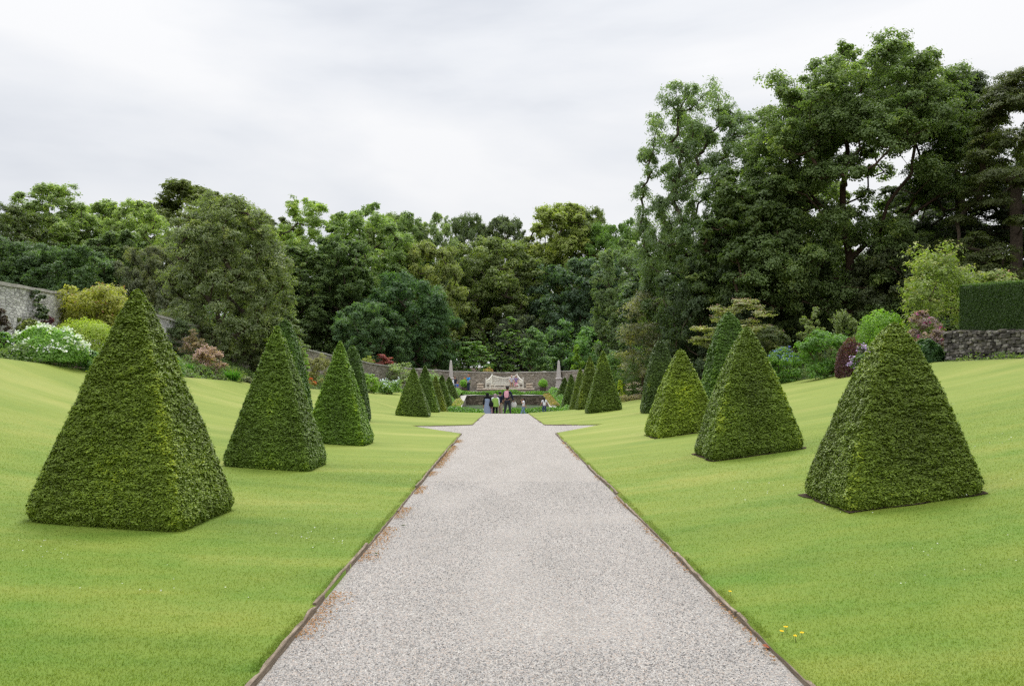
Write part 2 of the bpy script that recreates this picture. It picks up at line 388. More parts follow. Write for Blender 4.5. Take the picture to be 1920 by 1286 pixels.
def edging(side, label):
    rng = np.random.default_rng(5 + side)
    fn = pathL if side < 0 else pathR
    key = [4.2, 29.4, 33.5, 35.9, 49.2] if side < 0 else [4.2, 29.7, 31.5, 36.0, 49.2]
    root = empty('path_edging', (float(fn(27)), 27, 0))
    for a, b in zip(key[:-1], key[1:]):
        L_ = math.hypot(b - a, float(fn(b) - fn(a))); n = max(1, round(L_ / 2.4))
        for k in range(n):
            p0 = np.array([float(fn(a + (b - a) * k / n)), a + (b - a) * k / n]); p1 = np.array([float(fn(a + (b - a) * (k + 1) / n)), a + (b - a) * (k + 1) / n])
            d_ = (p1 - p0) / np.linalg.norm(p1 - p0); nn = np.array([-d_[1], d_[0]])
            near = a < 20
            m_ = 14; tt = np.linspace(.004, .996, m_)
            o0 = rng.uniform(-.012, .012); o1 = rng.uniform(-.012, .012)
            top = (.042 if near else .03) + rng.uniform(-.012, .016) + .006 * rng.standard_normal(m_)
            if side < 0 and near: top = top + (.02 if rng.random() < .5 else -.005)
            V = []
            for t_, z_ in zip(tt, top):
                c = p0 + (p1 - p0) * t_ + nn * (o0 + (o1 - o0) * t_ + .01 * math.sin(t_ * PI) * (1 if k % 2 else -1))
                w_ = .015 + .002 * rng.standard_normal()
                for q, z in ((-w_, -.1), (w_, -.1), (w_, z_ - .004), (w_ * .7, z_), (-w_ * .7, z_ + .002), (-w_, z_ - .004)):
                    V.append((c[0] + nn[0] * q, c[1] + nn[1] * q, z + Gf(c[0], min(c[1], 49))))
            mb = MB(); i = np.arange(m_ - 1)[:, None] * 6; kk = np.arange(6)[None]; k2 = (kk + 1) % 6
            mb.add(V, np.stack([i + kk, i + k2, i + k2 + 6, i + kk + 6], -1).reshape(-1, 4))
            mb.P.setdefault(6, []).append(np.arange(6)[None]); mb.P[6].append(np.arange(6)[::-1][None] + (m_ - 1) * 6)
            o = obj('board', mb, M['timber'], root); o.matrix_parent_inverse = Matrix.Translation(-Vector(root.location))
    tag(root, label, 'path edging', 'wooden edging boards along the gravel path')
edging(-1, 'weathered chipped wooden edging boards along the left side of the gravel path')
edging(1, 'darker wooden edging boards along the right side of the gravel path below the lawn')

# ------------------------------------------------------------------ leaves
def leaves(rng, C, Nn, size, aspect=.55, T=None, fold=.25):
    n = len(C); Nn = unit(Nn)
    if T is None: T = rng.standard_normal((n, 3))
    T = unit(T - Nn * np.sum(T * Nn, 1, keepdims=True)); B = np.cross(Nn, T)
    s = (np.broadcast_to(size, (n,)) * rng.uniform(.65, 1.3, n))[:, None]
    wd = s * aspect * .5; hl = s * .5
    V = np.stack([C - T * hl, C + B * wd + Nn * wd * fold + T * hl * .1, C + T * hl, C - B * wd + Nn * wd * fold + T * hl * .1], 1).reshape(-1, 3)
    return V, np.arange(n * 4).reshape(n, 4)

PROF = {
    'canopy': lambda f: np.where(f > .5, np.sqrt(np.clip(1 - (np.clip(f - .5, 0, 1) / .52) ** 2.3, 0, 1)), .72 + .56 * f),
    'round': lambda f: np.sin(PI * (f * .86 + .11)) ** .62,
    'dome': lambda f: np.sqrt(np.clip(1 - (f * .98) ** 2.2, 0, 1)),
    'cone': lambda f: (1 - f) ** .85 * .95 + .05,
    'column': lambda f: np.sin(PI * (f * .8 + .14)) ** .4,
    'egg': lambda f: np.sin(PI * np.clip(f, 0, 1) ** .75 * .93 + .12) ** .7,
    'wide': lambda f: np.clip(np.sin(PI * (f * .78 + .2)), 0, 1) ** .5,
}

def clumps_in(rng, n, W, z0, z1, prof, rc, inner=.3, flat=.9, depth=1.0):
    if prof == 'canopy':
        D = unit(rng.standard_normal((n * 3, 3))); D = D[D[:, 2] > -.75][:n]; m = len(D)
        lob = .80 + .34 * vnoise(D * 1.9 + rng.uniform(0, 50)); rr = np.where(rng.uniform(0, 1, m) < .76, rng.uniform(.84, 1.0, m), rng.uniform(.35, .84, m)) * lob
        sq = 1 / np.maximum((np.abs(D[:, 2]) ** 2.6 + np.hypot(D[:, 0], D[:, 1]) ** 2.6) ** (1 / 2.6), .3)
        hz = (z1 - z0) / 2
        return np.stack([D[:, 0] * rr * sq * (W / 2 - rc * .5), D[:, 1] * rr * sq * (W / 2 - rc * .5) * depth, z0 + hz + D[:, 2] * rr * sq * (hz - rc * .2)], 1)
    pf = PROF[prof]
    f = rng.uniform(0, 1, n * 8); keep = rng.uniform(0, 1, n * 8) < .12 + .88 * pf(f) ** .9; f = f[keep][:n]
    n = len(f); a = rng.uniform(0, 2 * PI, n); R = np.maximum(W / 2 * pf(f) - rc * .75, .05 * W) * np.sqrt(rng.uniform(inner, 1, n))
    R = R * (.86 + .28 * vnoise(np.stack([np.cos(a) * 1.3, np.sin(a) * 1.3, f * 3], 1)))
    z = z0 + (z1 - z0 - rc * flat * .6) * f
    return np.stack([R * np.cos(a), R * np.sin(a) * depth, z], 1)

def clump_leaves(rng, C, rc, per, flat=.65, shell=.55, droop=0.0, upb=.35, rnd=.75):
    """boughs (clumps) made of leaf sprays; returns positions, normals, clump id"""
    n = len(C); rc = np.broadcast_to(rc, (n,)); k = 13
    sub = unit(rng.standard_normal((n * k, 3))); fl = (sub[:, 2] < -.2) & (rng.uniform(0, 1, n * k) < .4); sub[fl, 2] *= -1
    sr = rng.uniform(.35, 1.0, n * k) ** .6; sid = np.repeat(np.arange(n), k)
    cid = np.repeat(np.arange(n), per); m = len(cid); pick = cid * k + rng.integers(0, k, m)
    D = unit(rng.standard_normal((m, 3))); D[:, 2] = np.abs(D[:, 2]) * np.where(rng.uniform(0, 1, m) < .7, 1, -1)
    P = sub[pick] * sr[pick][:, None] * .80 + D * (rng.uniform(.08, .44, m) * (1 + .5 * (rng.uniform(0, 1, m) < .07)))[:, None] * np.array([1, 1, .85])
    P = P * rc[cid][:, None]; P[:, 2] *= flat
    P[:, 2] -= droop * (P[:, 0] ** 2 + P[:, 1] ** 2) / np.maximum(rc[cid], .01)
    Nn = sub[pick] * .7 + D * .5 + rng.standard_normal((m, 3)) * rnd * .62 + np.array([0, 0, upb])
    return C[cid] + P, Nn, pick

def skeleton(rng, C, base_r, fork, lean=(0, 0), rtip=.02, top=None, wob=.08, sides=6, limbs=()):
    """limbs from a trunk to every clump centre; girth grows with what each limb carries"""
    ztop = C[:, 2].max() if top is None else top
    k = 7; zz = np.linspace(0, fork, k)
    nodes = [np.array([lean[0] * z / max(fork, .1) + wob * base_r * rng.standard_normal() * (i > 0), lean[1] * z / max(fork, .1), z - (.4 if i == 0 else 0)]) for i, z in enumerate(zz)]
    par = [-1] + list(range(k - 1))
    hub = nodes[-1]
    for start, pl in limbs:
        last = int(np.argmin(np.linalg.norm(np.array(nodes) - np.array(start), axis=1))); p = nodes[last]
        for q in pl:
            q = np.array(q, float); m_ = max(2, int(np.linalg.norm(q - p) / .8))
            for s in range(1, m_ + 1): nodes.append(p + (q - p) * s / m_ + rng.standard_normal(3) * .03); par.append(last); last = len(nodes) - 1
            p = q
    order = np.argsort(np.linalg.norm(C - hub, axis=1))
    endcnt = {}
    for ci in order:
        c = C[ci]; Np = np.array(nodes); d = c - Np; dist = np.linalg.norm(d, axis=1)
        cost = dist + 1.2 * np.maximum(0, Np[:, 2] - c[2]) + .35 * np.linalg.norm(Np[:, :2] - hub[:2], axis=1) * 0
        cost[:k - 3] += 1e3 if fork > 1 else 0
        j = int(np.argmin(cost)); seg = max(2, min(6, int(dist[j] / (ztop * .06 + .01))))
        a = Np[j]; last = j; L_ = dist[j]
        side = rng.standard_normal(3) * L_ * .09
        for s in range(1, seg + 1):
            t = s / seg
            p = a + (c - a) * t + side * math.sin(PI * t) + np.array([0, 0, -L_ * .10 * math.sin(PI * t)])
            nodes.append(p); par.append(last); last = len(nodes) - 1
        endcnt[last] = endcnt.get(last, 0) + 1
    n = len(nodes); cnt = np.zeros(n)
    for i, c in endcnt.items(): cnt[i] += c
    for i in range(n - 1, 0, -1): cnt[par[i]] += cnt[i]
    # rtip*cnt^.5, matched to the trunk
    tot = cnt[0]; ex = math.log(max(base_r / rtip, 1.5)) / math.log(max(tot, 2))
    rad = rtip * np.maximum(cnt, 1) ** ex
    rad[0] *= 1.45; rad[1] *= 1.05
    P = np.array(nodes); i = np.arange(1, n); p = np.array(par)[1:]
    A, B = P[p], P[i]; ra, rb = np.minimum(rad[p], rad[i] * 1.35), rad[i]; ra[:k - 1] = rad[p][:k - 1]
    T = unit(B - A); up = np.where(np.abs(T[:, 2:3]) < .9, np.array([[0, 0, 1.0]]), np.array([[1.0, 0, 0]]))
    U = unit(np.cross(T, up)); W_ = np.cross(T, U); an = np.linspace(0, 2 * PI, sides, endpoint=False)
    ring = np.cos(an)[None, :, None] * U[:, None] + np.sin(an)[None, :, None] * W_[:, None]
    V = np.concatenate([A[:, None] - T[:, None] * ra[:, None, None] * .3 + ring * ra[:, None, None], B[:, None] + ring * rb[:, None, None]], 1).reshape(-1, 3)
    b = (np.arange(n - 1) * 2 * sides)[:, None]; kk = np.arange(sides)[None]; k2 = (kk + 1) % sides
    return V, np.stack([b + kk, b + k2, b + k2 + sides, b + kk + sides], -1).reshape(-1, 4)

def crown_mesh(rng, C, rc, per, leaf, flat=.65, droop=0, upb=.35, aspect=.55, shell=.5, rnd=.75, Tdown=0):
    P, Nn, cid = clump_leaves(rng, C, rc, per, flat, shell, droop, upb, rnd)
    T = None
    if Tdown:
        T = rng.standard_normal((len(P), 3)) + np.array([0, 0, -Tdown])
    V, Q = leaves(rng, P, Nn, leaf, aspect, T)
    var = np.clip(.28 + .35 * rng.uniform(0, 1, len(P)) + .4 * (rng.uniform(0, 1, cid.max() + 1)[cid] - .5) + .3 * (rng.uniform(0, 1, cid.max() // 13 + 1)[cid // 13] - .5) + .25 * (vnoise(P * .8) - .5), 0, 1)
    return mesh_np('crown', V, Q, var=var)

def tree_meshes(seed, H, W, z0, prof, ncl, rcf, per, leaf, base_r, fork, **kw):
    rng = np.random.default_rng(seed)
    flat = kw.pop('flat', .65); inner = kw.pop('inner', .25); extra = kw.pop('extra', None); lean = kw.pop('lean', (0, 0)); depth = kw.pop('depth', 1); rtip = kw.pop('rtip', .03)
    rc0 = W * rcf; C = clumps_in(rng, ncl, W, z0, H, prof, rc0, inner, flat, depth)
    if extra is not None: C = np.concatenate([C, extra(rng)])
    if lean != (0, 0): C[:, 0] += lean[0] * (C[:, 2] / H); C[:, 1] += lean[1] * (C[:, 2] / H)
    C = C + rng.standard_normal(C.shape) * rc0 * .25
    C[:, 2] = np.minimum(C[:, 2], H - rc0 * flat * .75)
    rc = rc0 * rng.uniform(.6, 1.25, len(C))
    V, Q = skeleton(rng, C, base_r, fork, rtip=rtip)
    return mesh_np('trunk', V, Q, smooth=True), crown_mesh(rng, C, rc, per, leaf, flat, **kw)

def tree(name, label, cat, ms, loc, color, group=None, scale=(1, 1, 1), rz=0, bark='bark', part='crown'):
    r = empty(name, loc, rz); r.scale = scale
    t = obj('trunk', ms[0], M[bark], r)
    obj(part, ms[1], M['leaf'], r, color=color)
    tag(r, label, cat, group); return r

# ------------------------------------------------------------------ topiary yews
YEW = (.185, .262, .020)
def topiary(px, apex_y, Y, Wd, label, group, seed, front_y=None, color=YEW, yaw=0, tip=.13, lean=0, bulge=1.0, name='topiary_yew'):
    rng = np.random.default_rng(seed)
    if color is not YEW: color = (color[0] * 2.8, color[1] * 2.6, color[2] * 1.5)
    X = PX(px, Y); zt = PZ(apex_y, Y)
    zg = Gf(X, Y); Hh = zt - zg
    ca, sa = math.cos(yaw), math.sin(yaw)
    def surf(th, s, off):
        """square ring with rounded corners, shrinking to a blunt tip"""
        c, s_ = np.cos(th), np.sin(th)
        e = 13 - 7 * s
        rr = 1 / (np.abs(c) ** e + np.abs(s_) ** e) ** (1 / e)
        prof = ((1 - s) ** (.92 * bulge)) * (1 - tip / Wd) + tip / Wd * np.sqrt(np.clip(1 - s ** 5, 0, 1))
        prof = prof * (1 - .11 * np.clip(1 - s / .09, 0, 1) ** 2)
        r = Wd / 2 * prof * rr
        lum = .028 * (vnoise(np.stack([c * 2.0, s_ * 2.0, s * 5 + seed], 1)) - .5) * 2 * Wd / 1.7
        r = np.maximum(r + off + lum * np.minimum(1, (1 - s) * 4), 0)
        x = r * c + lean * s; y = r * s_
        x, y = x * ca - y * sa, x * sa + y * ca
        g = G(X + x, Y + y) + .04
        z = g + s * (zt - g)
        return np.stack([x, y, z - zg], 1)
    # body
    nt_, ns = 64, 44
    th = np.linspace(0, 2 * PI, nt_, endpoint=False); ss = np.linspace(0, 1, ns)
    TH, SS = np.meshgrid(th, ss)
    Vb = surf(TH.ravel(), SS.ravel(), -.045)
    Vb[:nt_, 2] -= .12
    i = np.arange(ns - 1)[:, None] * nt_; k = np.arange(nt_)[None]; k2 = (k + 1) % nt_
    Qb = np.stack([i + k, i + k2, i + k2 + nt_, i + k + nt_], -1).reshape(-1, 4)
    # sprays
    sz = .040 * (max(Y, 10) / 10.5) ** .75
    area = 2 * Wd * Hh * 1.1
    n = int(area * 3.8 / (sz * sz * .42 * .5)); n = min(n, 150000)
    s = 1 - np.sqrt(rng.uniform(0, 1, int(n * 1.0))); s = np.where(rng.uniform(0, 1, n) < .05, rng.uniform(.85, 1, n), s)
    side = rng.integers(0, 4, n); q = rng.uniform(-1, 1, n)
    th = side * PI / 2 + np.arctan(q)
    hs = th * Wd / 1.6
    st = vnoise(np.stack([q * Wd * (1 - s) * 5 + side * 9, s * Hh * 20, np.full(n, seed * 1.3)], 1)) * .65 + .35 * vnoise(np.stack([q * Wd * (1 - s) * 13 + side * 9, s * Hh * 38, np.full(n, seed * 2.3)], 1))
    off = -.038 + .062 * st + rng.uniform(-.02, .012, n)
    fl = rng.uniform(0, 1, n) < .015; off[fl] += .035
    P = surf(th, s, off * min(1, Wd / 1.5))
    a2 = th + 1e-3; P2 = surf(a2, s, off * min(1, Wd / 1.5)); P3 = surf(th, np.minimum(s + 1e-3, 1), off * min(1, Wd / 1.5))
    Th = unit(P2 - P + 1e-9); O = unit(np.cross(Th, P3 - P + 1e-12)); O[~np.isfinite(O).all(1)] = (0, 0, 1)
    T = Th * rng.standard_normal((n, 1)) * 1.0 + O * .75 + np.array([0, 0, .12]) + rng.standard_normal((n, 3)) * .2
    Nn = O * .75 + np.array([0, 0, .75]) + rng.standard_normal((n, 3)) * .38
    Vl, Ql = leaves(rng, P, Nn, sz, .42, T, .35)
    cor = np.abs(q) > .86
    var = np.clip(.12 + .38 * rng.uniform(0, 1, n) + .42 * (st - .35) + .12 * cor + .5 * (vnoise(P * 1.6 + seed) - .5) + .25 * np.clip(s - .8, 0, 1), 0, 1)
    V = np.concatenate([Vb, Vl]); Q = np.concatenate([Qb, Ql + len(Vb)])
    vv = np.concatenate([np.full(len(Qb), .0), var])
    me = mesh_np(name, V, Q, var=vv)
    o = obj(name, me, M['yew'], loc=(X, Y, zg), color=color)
    tag(o, label, 'topiary', group)
    if Y < 30 and px > 946:  # bare soil patch at the foot, its dark colour also standing in for contact shadow
        q_ = 17; fx = np.linspace(-1, 1, q_); XX, YY = np.meshgrid(fx, fx); r_ = Wd / 2 * .925 + .07 * vnoise(np.stack([XX.ravel() * 4, YY.ravel() * 4, 0 * XX.ravel() + seed], 1)).reshape(XX.shape)
        sx_, sy_ = X + XX * r_, Y + YY * r_
        tag(obj('soil', grid_mesh('soil', sx_, sy_, G(sx_, sy_) + .0545), M['soil']), kind='structure')
    return o

k0 = 10.5; sp = 6.42
GL, GR = 'clipped yew pyramids along the left side of the path', 'clipped yew pyramids along the right side of the path'
Lr = [(258, 543, 10.5, 1.95, 'largest clipped yew pyramid, nearest one on the left lawn, with a shaggy blunt tip', YEW),
      (520, 612, 16.9, 1.78, 'second yew pyramid of the left row, standing behind the largest one', (.058, .098, .016)),
      (638, 640, 23.3, 1.72, 'left row yew pyramid with a thin spiky leader, third from the camera', (.058, .108, .016)),
      (775, 690, 42.0, 1.72, 'yew pyramid nearest beyond the left side path, widest of the far left five', (.052, .088, .017)),
      (797, 686, 48.4, 1.7, 'tall dark yew pyramid, second of the far left five beyond the side path', (.045, .082, .017)),
      (817, 705, 55.0, 1.6, 'olive yew pyramid, middle of the far left five beyond the side path', (.058, .085, .017)),
      (829, 703, 61.5, 1.7, 'slim dark yew pyramid, fourth of the far left five, beside the pool', (.045, .08, .017)),
      (842, 707, 68.5, 1.7, 'farthest yew pyramid of the left row, by the left obelisk and visitors', (.043, .072, .018))]
Rr = [(1664, 605, 10.5, 1.68, 'nearest clipped yew pyramid on the right lawn, broad and squat with a blunt tip', (.066, .10, .015)),
      (1400, 613, 16.9, 1.86, 'clipped yew pyramid second in the right row, in front of the tallest outer cone', (.062, .098, .015)),
      (1276, 655, 23.3, 1.78, 'yellowish clipped yew pyramid, third in the right row before the side path', (.088, .13, .016)),
      (1131, 658, 42.0, 1.75, 'yew pyramid nearest beyond the right side path, largest of the far right five', (.052, .085, .016)),
      (1106, 668, 48.4, 1.6, 'tall yew pyramid with a brownish tip, second of the far right five', (.052, .08, .016)),
      (1088, 690, 55.0, 1.5, 'yew pyramid in the middle of the far right five beyond the side path', (.056, .088, .016)),
      (1071, 702, 61.5, 1.5, 'slim yew pyramid, fourth of the far right five, beside the pool ivy', (.046, .08, .017)),
      (1059, 708, 68.5, 1.5, 'farthest yew pyramid of the right row, below the right obelisk', (.043, .075, .018))]
yr = random.Random(3)
for i, (px, ay, Y, Wd, lab, c) in enumerate(Lr): topiary(px, ay, Y, Wd, lab, GL, 11 + i, color=c, yaw=yr.uniform(-.05, .05), tip=.15 if i == 0 else (.06 if i == 2 else .1))
for i, (px, ay, Y, Wd, lab, c) in enumerate(Rr): topiary(px, ay, Y, Wd, lab, GR, 31 + i, color=c, yaw=yr.uniform(-.05, .05), tip=.22 if i == 0 else (.16 if i < 3 else .09), lean=.08 if i == 0 else 0, bulge=.9 if i < 3 else 1)
GO = 'taller slimmer yew cones on the outer lawns'
topiary(534, 600, 23.8, 1.55, 'slim tall yew cone half hidden behind the second pyramid on the left lawn', GO, 51, color=(.04, .082, .017), tip=.3, bulge=.75)
topiary(661, 648, 34.0, 1.35, 'slim dark yew cone half hidden behind the third left pyramid with the spiky leader', GO, 52, color=(.036, .07, .018), tip=.3, bulge=.72)
topiary(1366, 585, 24.7, 1.7, 'tallest blunt yew cone, standing behind the second right pyramid', GO, 53, color=(.042, .085, .016), tip=.34, bulge=.72)
topiary(1238, 638, 35.0, 1.5, 'dark rounded yew cone standing alone between two right pyramids, beside the border', GO, 54, color=(.034, .06, .018), tip=.34, bulge=.7)

# ------------------------------------------------------------------ garden walls
def strip_wall(name, pts, thick, mat, cop=None, label=None, cat='wall', over=.05, copt=.12, rough=.012, seed=0):
    """pts: x, y, z base, z top along the line"""
    rng = np.random.default_rng(seed)
    P = np.array(pts, float); d_ = np.r_[0, np.cumsum(np.hypot(*np.diff(P[:, :2], axis=0).T))]
    m = int(d_[-1] / .5) + 2; t = np.linspace(0, d_[-1], m)
    R = np.stack([np.interp(t, d_, P[:, j]) for j in range(4)], 1)
    T = np.gradient(R[:, :2], axis=0); T /= np.linalg.norm(T, axis=1, keepdims=True); Nn = np.stack([-T[:, 1], T[:, 0]], 1)
    R[:, 3] += rng.standard_normal(m) * rough
    rows_ = 8; V = []; UV = []
    h = thick / 2
    for side in (-1, 1):
        for r in range(rows_ + 1):
            z = R[:, 2] - .3 + (R[:, 3] - R[:, 2] + .3) * r / rows_
            j = rng.standard_normal(m) * .012
            V.append(np.stack([R[:, 0] + Nn[:, 0] * (h + j) * side, R[:, 1] + Nn[:, 1] * (h + j) * side, z], 1)); UV.append(np.stack([t + side * 40, z], 1))
    V = np.concatenate(V); UV = np.concatenate(UV); Q = []
    for s in range(2):
        b = s * (rows_ + 1) * m
        for r in range(rows_):
            i = b + r * m + np.arange(m - 1); q = np.stack([i, i + 1, i + 1 + m, i + m], 1); Q.append(q if s == 0 else q[:, ::-1])
    a = rows_ * m + np.arange(m - 1); b = a + (rows_ + 1) * m
    Q.append(np.stack([a, a + 1, b + 1, b], 1))
    for e in (0, m - 1):
        i = np.arange(rows_) * m + e; j = i + (rows_ + 1) * m; Q.append(np.stack([i, i + m, j + m, j], 1))
    me = mesh_np('wall', V, np.concatenate(Q), uv=UV)
    root = obj(name, me, M[mat])
    if cop:
        mb = MB(); V = []
        for k in range(m):
            for q, z in ((-h - over, .003), (h + over, .003), (h + over, copt + rng.uniform(-.02, .02)), (-h - over, copt + rng.uniform(-.02, .02))):
                V.append((R[k, 0] + Nn[k, 0] * q, R[k, 1] + Nn[k, 1] * q, R[k, 3] + z))
        i = np.arange(m - 1)[:, None] * 4; kk = np.arange(4)[None]; k2 = (kk + 1) % 4
        mb.add(V, np.stack([i + kk, i + k2, i + k2 + 4, i + kk + 4], -1).reshape(-1, 4))
        mb.P[4].append(np.array([[0, 1, 2, 3], [(m - 1) * 4 + 3, (m - 1) * 4 + 2, (m - 1) * 4 + 1, (m - 1) * 4]]))
        obj('coping', mb, M[cop], root)
    tag(root, label, cat); return root
def wp(px, topy, Y, dz=0):
    x = PX(px, Y); return (x, Y, Gf(x, Y), PZ(topy, Y) - .12)
strip_wall('stone_garden_wall', [(-19.5, 12, 3.2, 5.1), (-18.6, 22, 3.2, 5.1), wp(0, 530, 30), wp(140, 553, 36), wp(238, 576, 41), wp(325, 601, 46)], .5, 'limewall', 'coping', 'pale limestone garden wall sloping down at the far left behind the white hydrangea', 'wall', seed=1)
arc = [wp(326, 601, 46.05), wp(445, 628, 53), wp(560, 652, 62), wp(640, 670, 70), wp(700, 682, 76), wp(770, 690, 82), wp(850, 695.5, 87), wp(900, 697, 89.2), wp(950, 697.5, 90), wp(1000, 697, 89.2), wp(1050, 695.5, 87), wp(1095, 693, 84), wp(1160, 690, 78), wp(1210, 690, 70)]
strip_wall('stone_garden_wall', arc, .5, 'wall', 'coping', 'long curved brown rubble wall with pale coping behind the bench and obelisks', 'wall', seed=2)

# drystone retaining wall at the right, individual stones in one mesh
def drystone():
    rng = np.random.default_rng(8); A = np.array([16.4, 31.8]); B = np.array([16.35, 15.0]); L_ = 16.8
    mb = MB(); ztop = lambda t: 3.70 - .05 * t
    z = -.2
    Mx = Matrix(((0, 1, 0, A[0]), (-1, 0, 0, A[1]), (0, 0, 1, 0), (0, 0, 0, 1)))
    gz = lambda t: Gf(16.3, 31.8 - t)
    t = 0
    while z < 1.5:
        h = rng.uniform(.07, .13); t = rng.uniform(-.2, 0)
        while t < L_:
            w_ = rng.uniform(.12, .34); b = gz(min(max(t, 0), L_)); zz0 = b + z + rng.uniform(-.015, .015)
            if zz0 < ztop(t) - .03:
                z1 = min(zz0 + h * 1.04, ztop(t) + rng.uniform(-.02, .04)); o = rng.uniform(-.05, .02)
                x0, x1 = max(t, -.02), t + w_ - .015
                if z1 - zz0 > .02 and x1 > x0 + .05: mb.box(x0, x1, o, .32, zz0, z1 - .008, Mx, .014, rng, bev=.016)
            t += w_
        z += h
    # earth core behind the stones
    mb.box(.03, L_, .1, .42, 1.9, 2.8, Mx)
    m, nt, out = newmat('drystone'); b = bsdf(nt, out, .9, .15); g = N(nt, 'ShaderNodeNewGeometry')
    r = ramp(nt, [(0, (.045, .04, .036)), (.4, (.11, .10, .09)), (.75, (.175, .155, .135)), (1, (.29, .27, .25))]); L(nt, g.outputs['Random Per Island'], r.inputs[0])
    n_ = noise(nt, 5, 5, .65, g.outputs['Position']); r2 = ramp(nt, [(.3, (.6, .6, .58)), (.55, (1, 1, 1)), (.7, (1.25, 1.25, 1.2))]); L(nt, n_.outputs[0], r2.inputs[0])
    mm = mixc(nt, 'MULTIPLY', 1); L(nt, r.outputs[0], mm.inputs[6]); L(nt, r2.outputs[0], mm.inputs[7]); L(nt, mm.outputs[2], b.inputs['Base Color']); bump(nt, n_.outputs[0], b, .6, .03)
    o = obj('drystone_wall', mb, m); tag(o, 'low grey drystone retaining wall on the right under the clipped hedge', 'wall')
drystone()

def hedge():
    rng = np.random.default_rng(9)
    y0, y1, x0, x1 = 14.0, 31.2, 16.62, 18.2
    zt = lambda y: np.interp(y, [14, 27, 31.2], [4.9, 5.02, 5.36]); zb = 3.15
    n = 60000; T = []; face = rng.uniform(0, 1, n)
    y = rng.uniform(y0, y1, n); f = rng.uniform(0, 1, n); P = np.zeros((n, 3)); O = np.zeros((n, 3))
    a = face < .6; P[a] = np.stack([x0 + rng.uniform(-.02, .04, a.sum()), y[a], zb + .35 + (zt(y[a]) - zb - .35) * f[a]], 1); O[a] = (-1, 0, 0)
    b = (face >= .6) & (face < .85); P[b] = np.stack([x0 + (x1 - x0) * f[b], y[b], zt(y[b]) + rng.uniform(-.03, .03, b.sum())], 1); O[b] = (0, 0, 1)
    c = face >= .85; u = rng.uniform(0, 1, c.sum()); P[c] = np.stack([x0 + (x1 - x0) * f[c], y1 + rng.uniform(-.04, .02, c.sum()), zb + .35 + (zt(y1) - zb - .35) * u], 1); O[c] = (0, 1, 0)
    P += O * (.05 * (vnoise(P * np.array([2.2, 2.2, .9])) - .5) + .03 * (vnoise(P * 9) - .5))[:, None]
    V, Q = leaves(rng, P, O + rng.standard_normal((n, 3)) * .5, .06, .55)
    mb = MB(); ys = np.linspace(y0, y1, 8)
    Vb = [];
    for yy in ys:
        Vb += [(x0 + .04, yy - (.04 if yy == y1 else 0), zb), (x1, yy - (.04 if yy == y1 else 0), zb), (x1, yy - (.04 if yy == y1 else 0), zt(yy) - .05), (x0 + .04, yy - (.04 if yy == y1 else 0), zt(yy) - .05)]
    i = np.arange(7)[:, None] * 4; k = np.arange(4)[None]; k2 = (k + 1) % 4
    Qb = np.concatenate([np.stack([i + k, i + k2, i + k2 + 4, i + k + 4], -1).reshape(-1, 4), [[28, 29, 30, 31], [3, 2, 1, 0]]])
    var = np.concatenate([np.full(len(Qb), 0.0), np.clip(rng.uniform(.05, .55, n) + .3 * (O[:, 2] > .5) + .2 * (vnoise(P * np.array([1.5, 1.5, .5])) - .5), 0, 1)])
    o = obj('clipped_hedge', mesh_np('hedge', np.concatenate([Vb, V]), np.concatenate([Qb, Q + len(Vb)]), var=var), M['leaf'], color=(.034, .058, .016))
    tag(o, 'square clipped dark green hedge on top of the drystone wall at the far right', 'hedge')
hedge()

# ------------------------------------------------------------------ pool and terrace furniture
def pool():
    m, nt, out = newmat('pond_water'); b = bsdf(nt, out, .3, .15)
    g = N(nt, 'ShaderNodeNewGeometry'); n = noise(nt, 1.6, 5, .65, g.outputs['Position'])
    r = ramp(nt, [(.42, (.012, .02, .008)), (.52, (.028, .05, .014)), (.66, (.05, .085, .022))]); L(nt, n.outputs[0], r.inputs[0]); L(nt, r.outputs[0], b.inputs['Base Color'])
    r2 = ramp(nt, [(.44, (.35, .35, .35)), (.52, (.8, .8, .8))]); L(nt, n.outputs[0], r2.inputs[0]); L(nt, r2.outputs[0], b.inputs['Roughness'])
    XX, YY = np.meshgrid(np.linspace(-3.5, 3.6, 6), np.linspace(59.2, 76.1, 6))
    o = obj('water', grid_mesh('water', XX, YY, 0 * XX - .2), m); tag(o, kind='structure')
    strip_wall('pool_wall', [(-3.65, 76.3, -.6, .62), (3.75, 76.3, -.6, .62)], .45, 'darkwall', 'coping', 'dark mossy stone wall at the back of the sunken pool below the bench terrace', 'wall', copt=.06, rough=.008, seed=4)
    strip_wall('pool_wall', [(-3.3, 59.2, -.6, -.12), (-3.45, 66, -.6, .12), (-3.62, 76.05, -.6, .60)], .4, 'wall', 'coping', 'left side wall of the sunken pool stepping down towards the lawn', 'wall', copt=.07, rough=.01, seed=5)
    strip_wall('pool_wall', [(3.45, 59.2, -.6, -.12), (3.6, 66, -.6, .12), (3.72, 76.05, -.6, .60)], .4, 'wall', 'coping', 'right side wall of the sunken pool under yellow flowering plants', 'wall', copt=.07, rough=.01, seed=6)
pool()

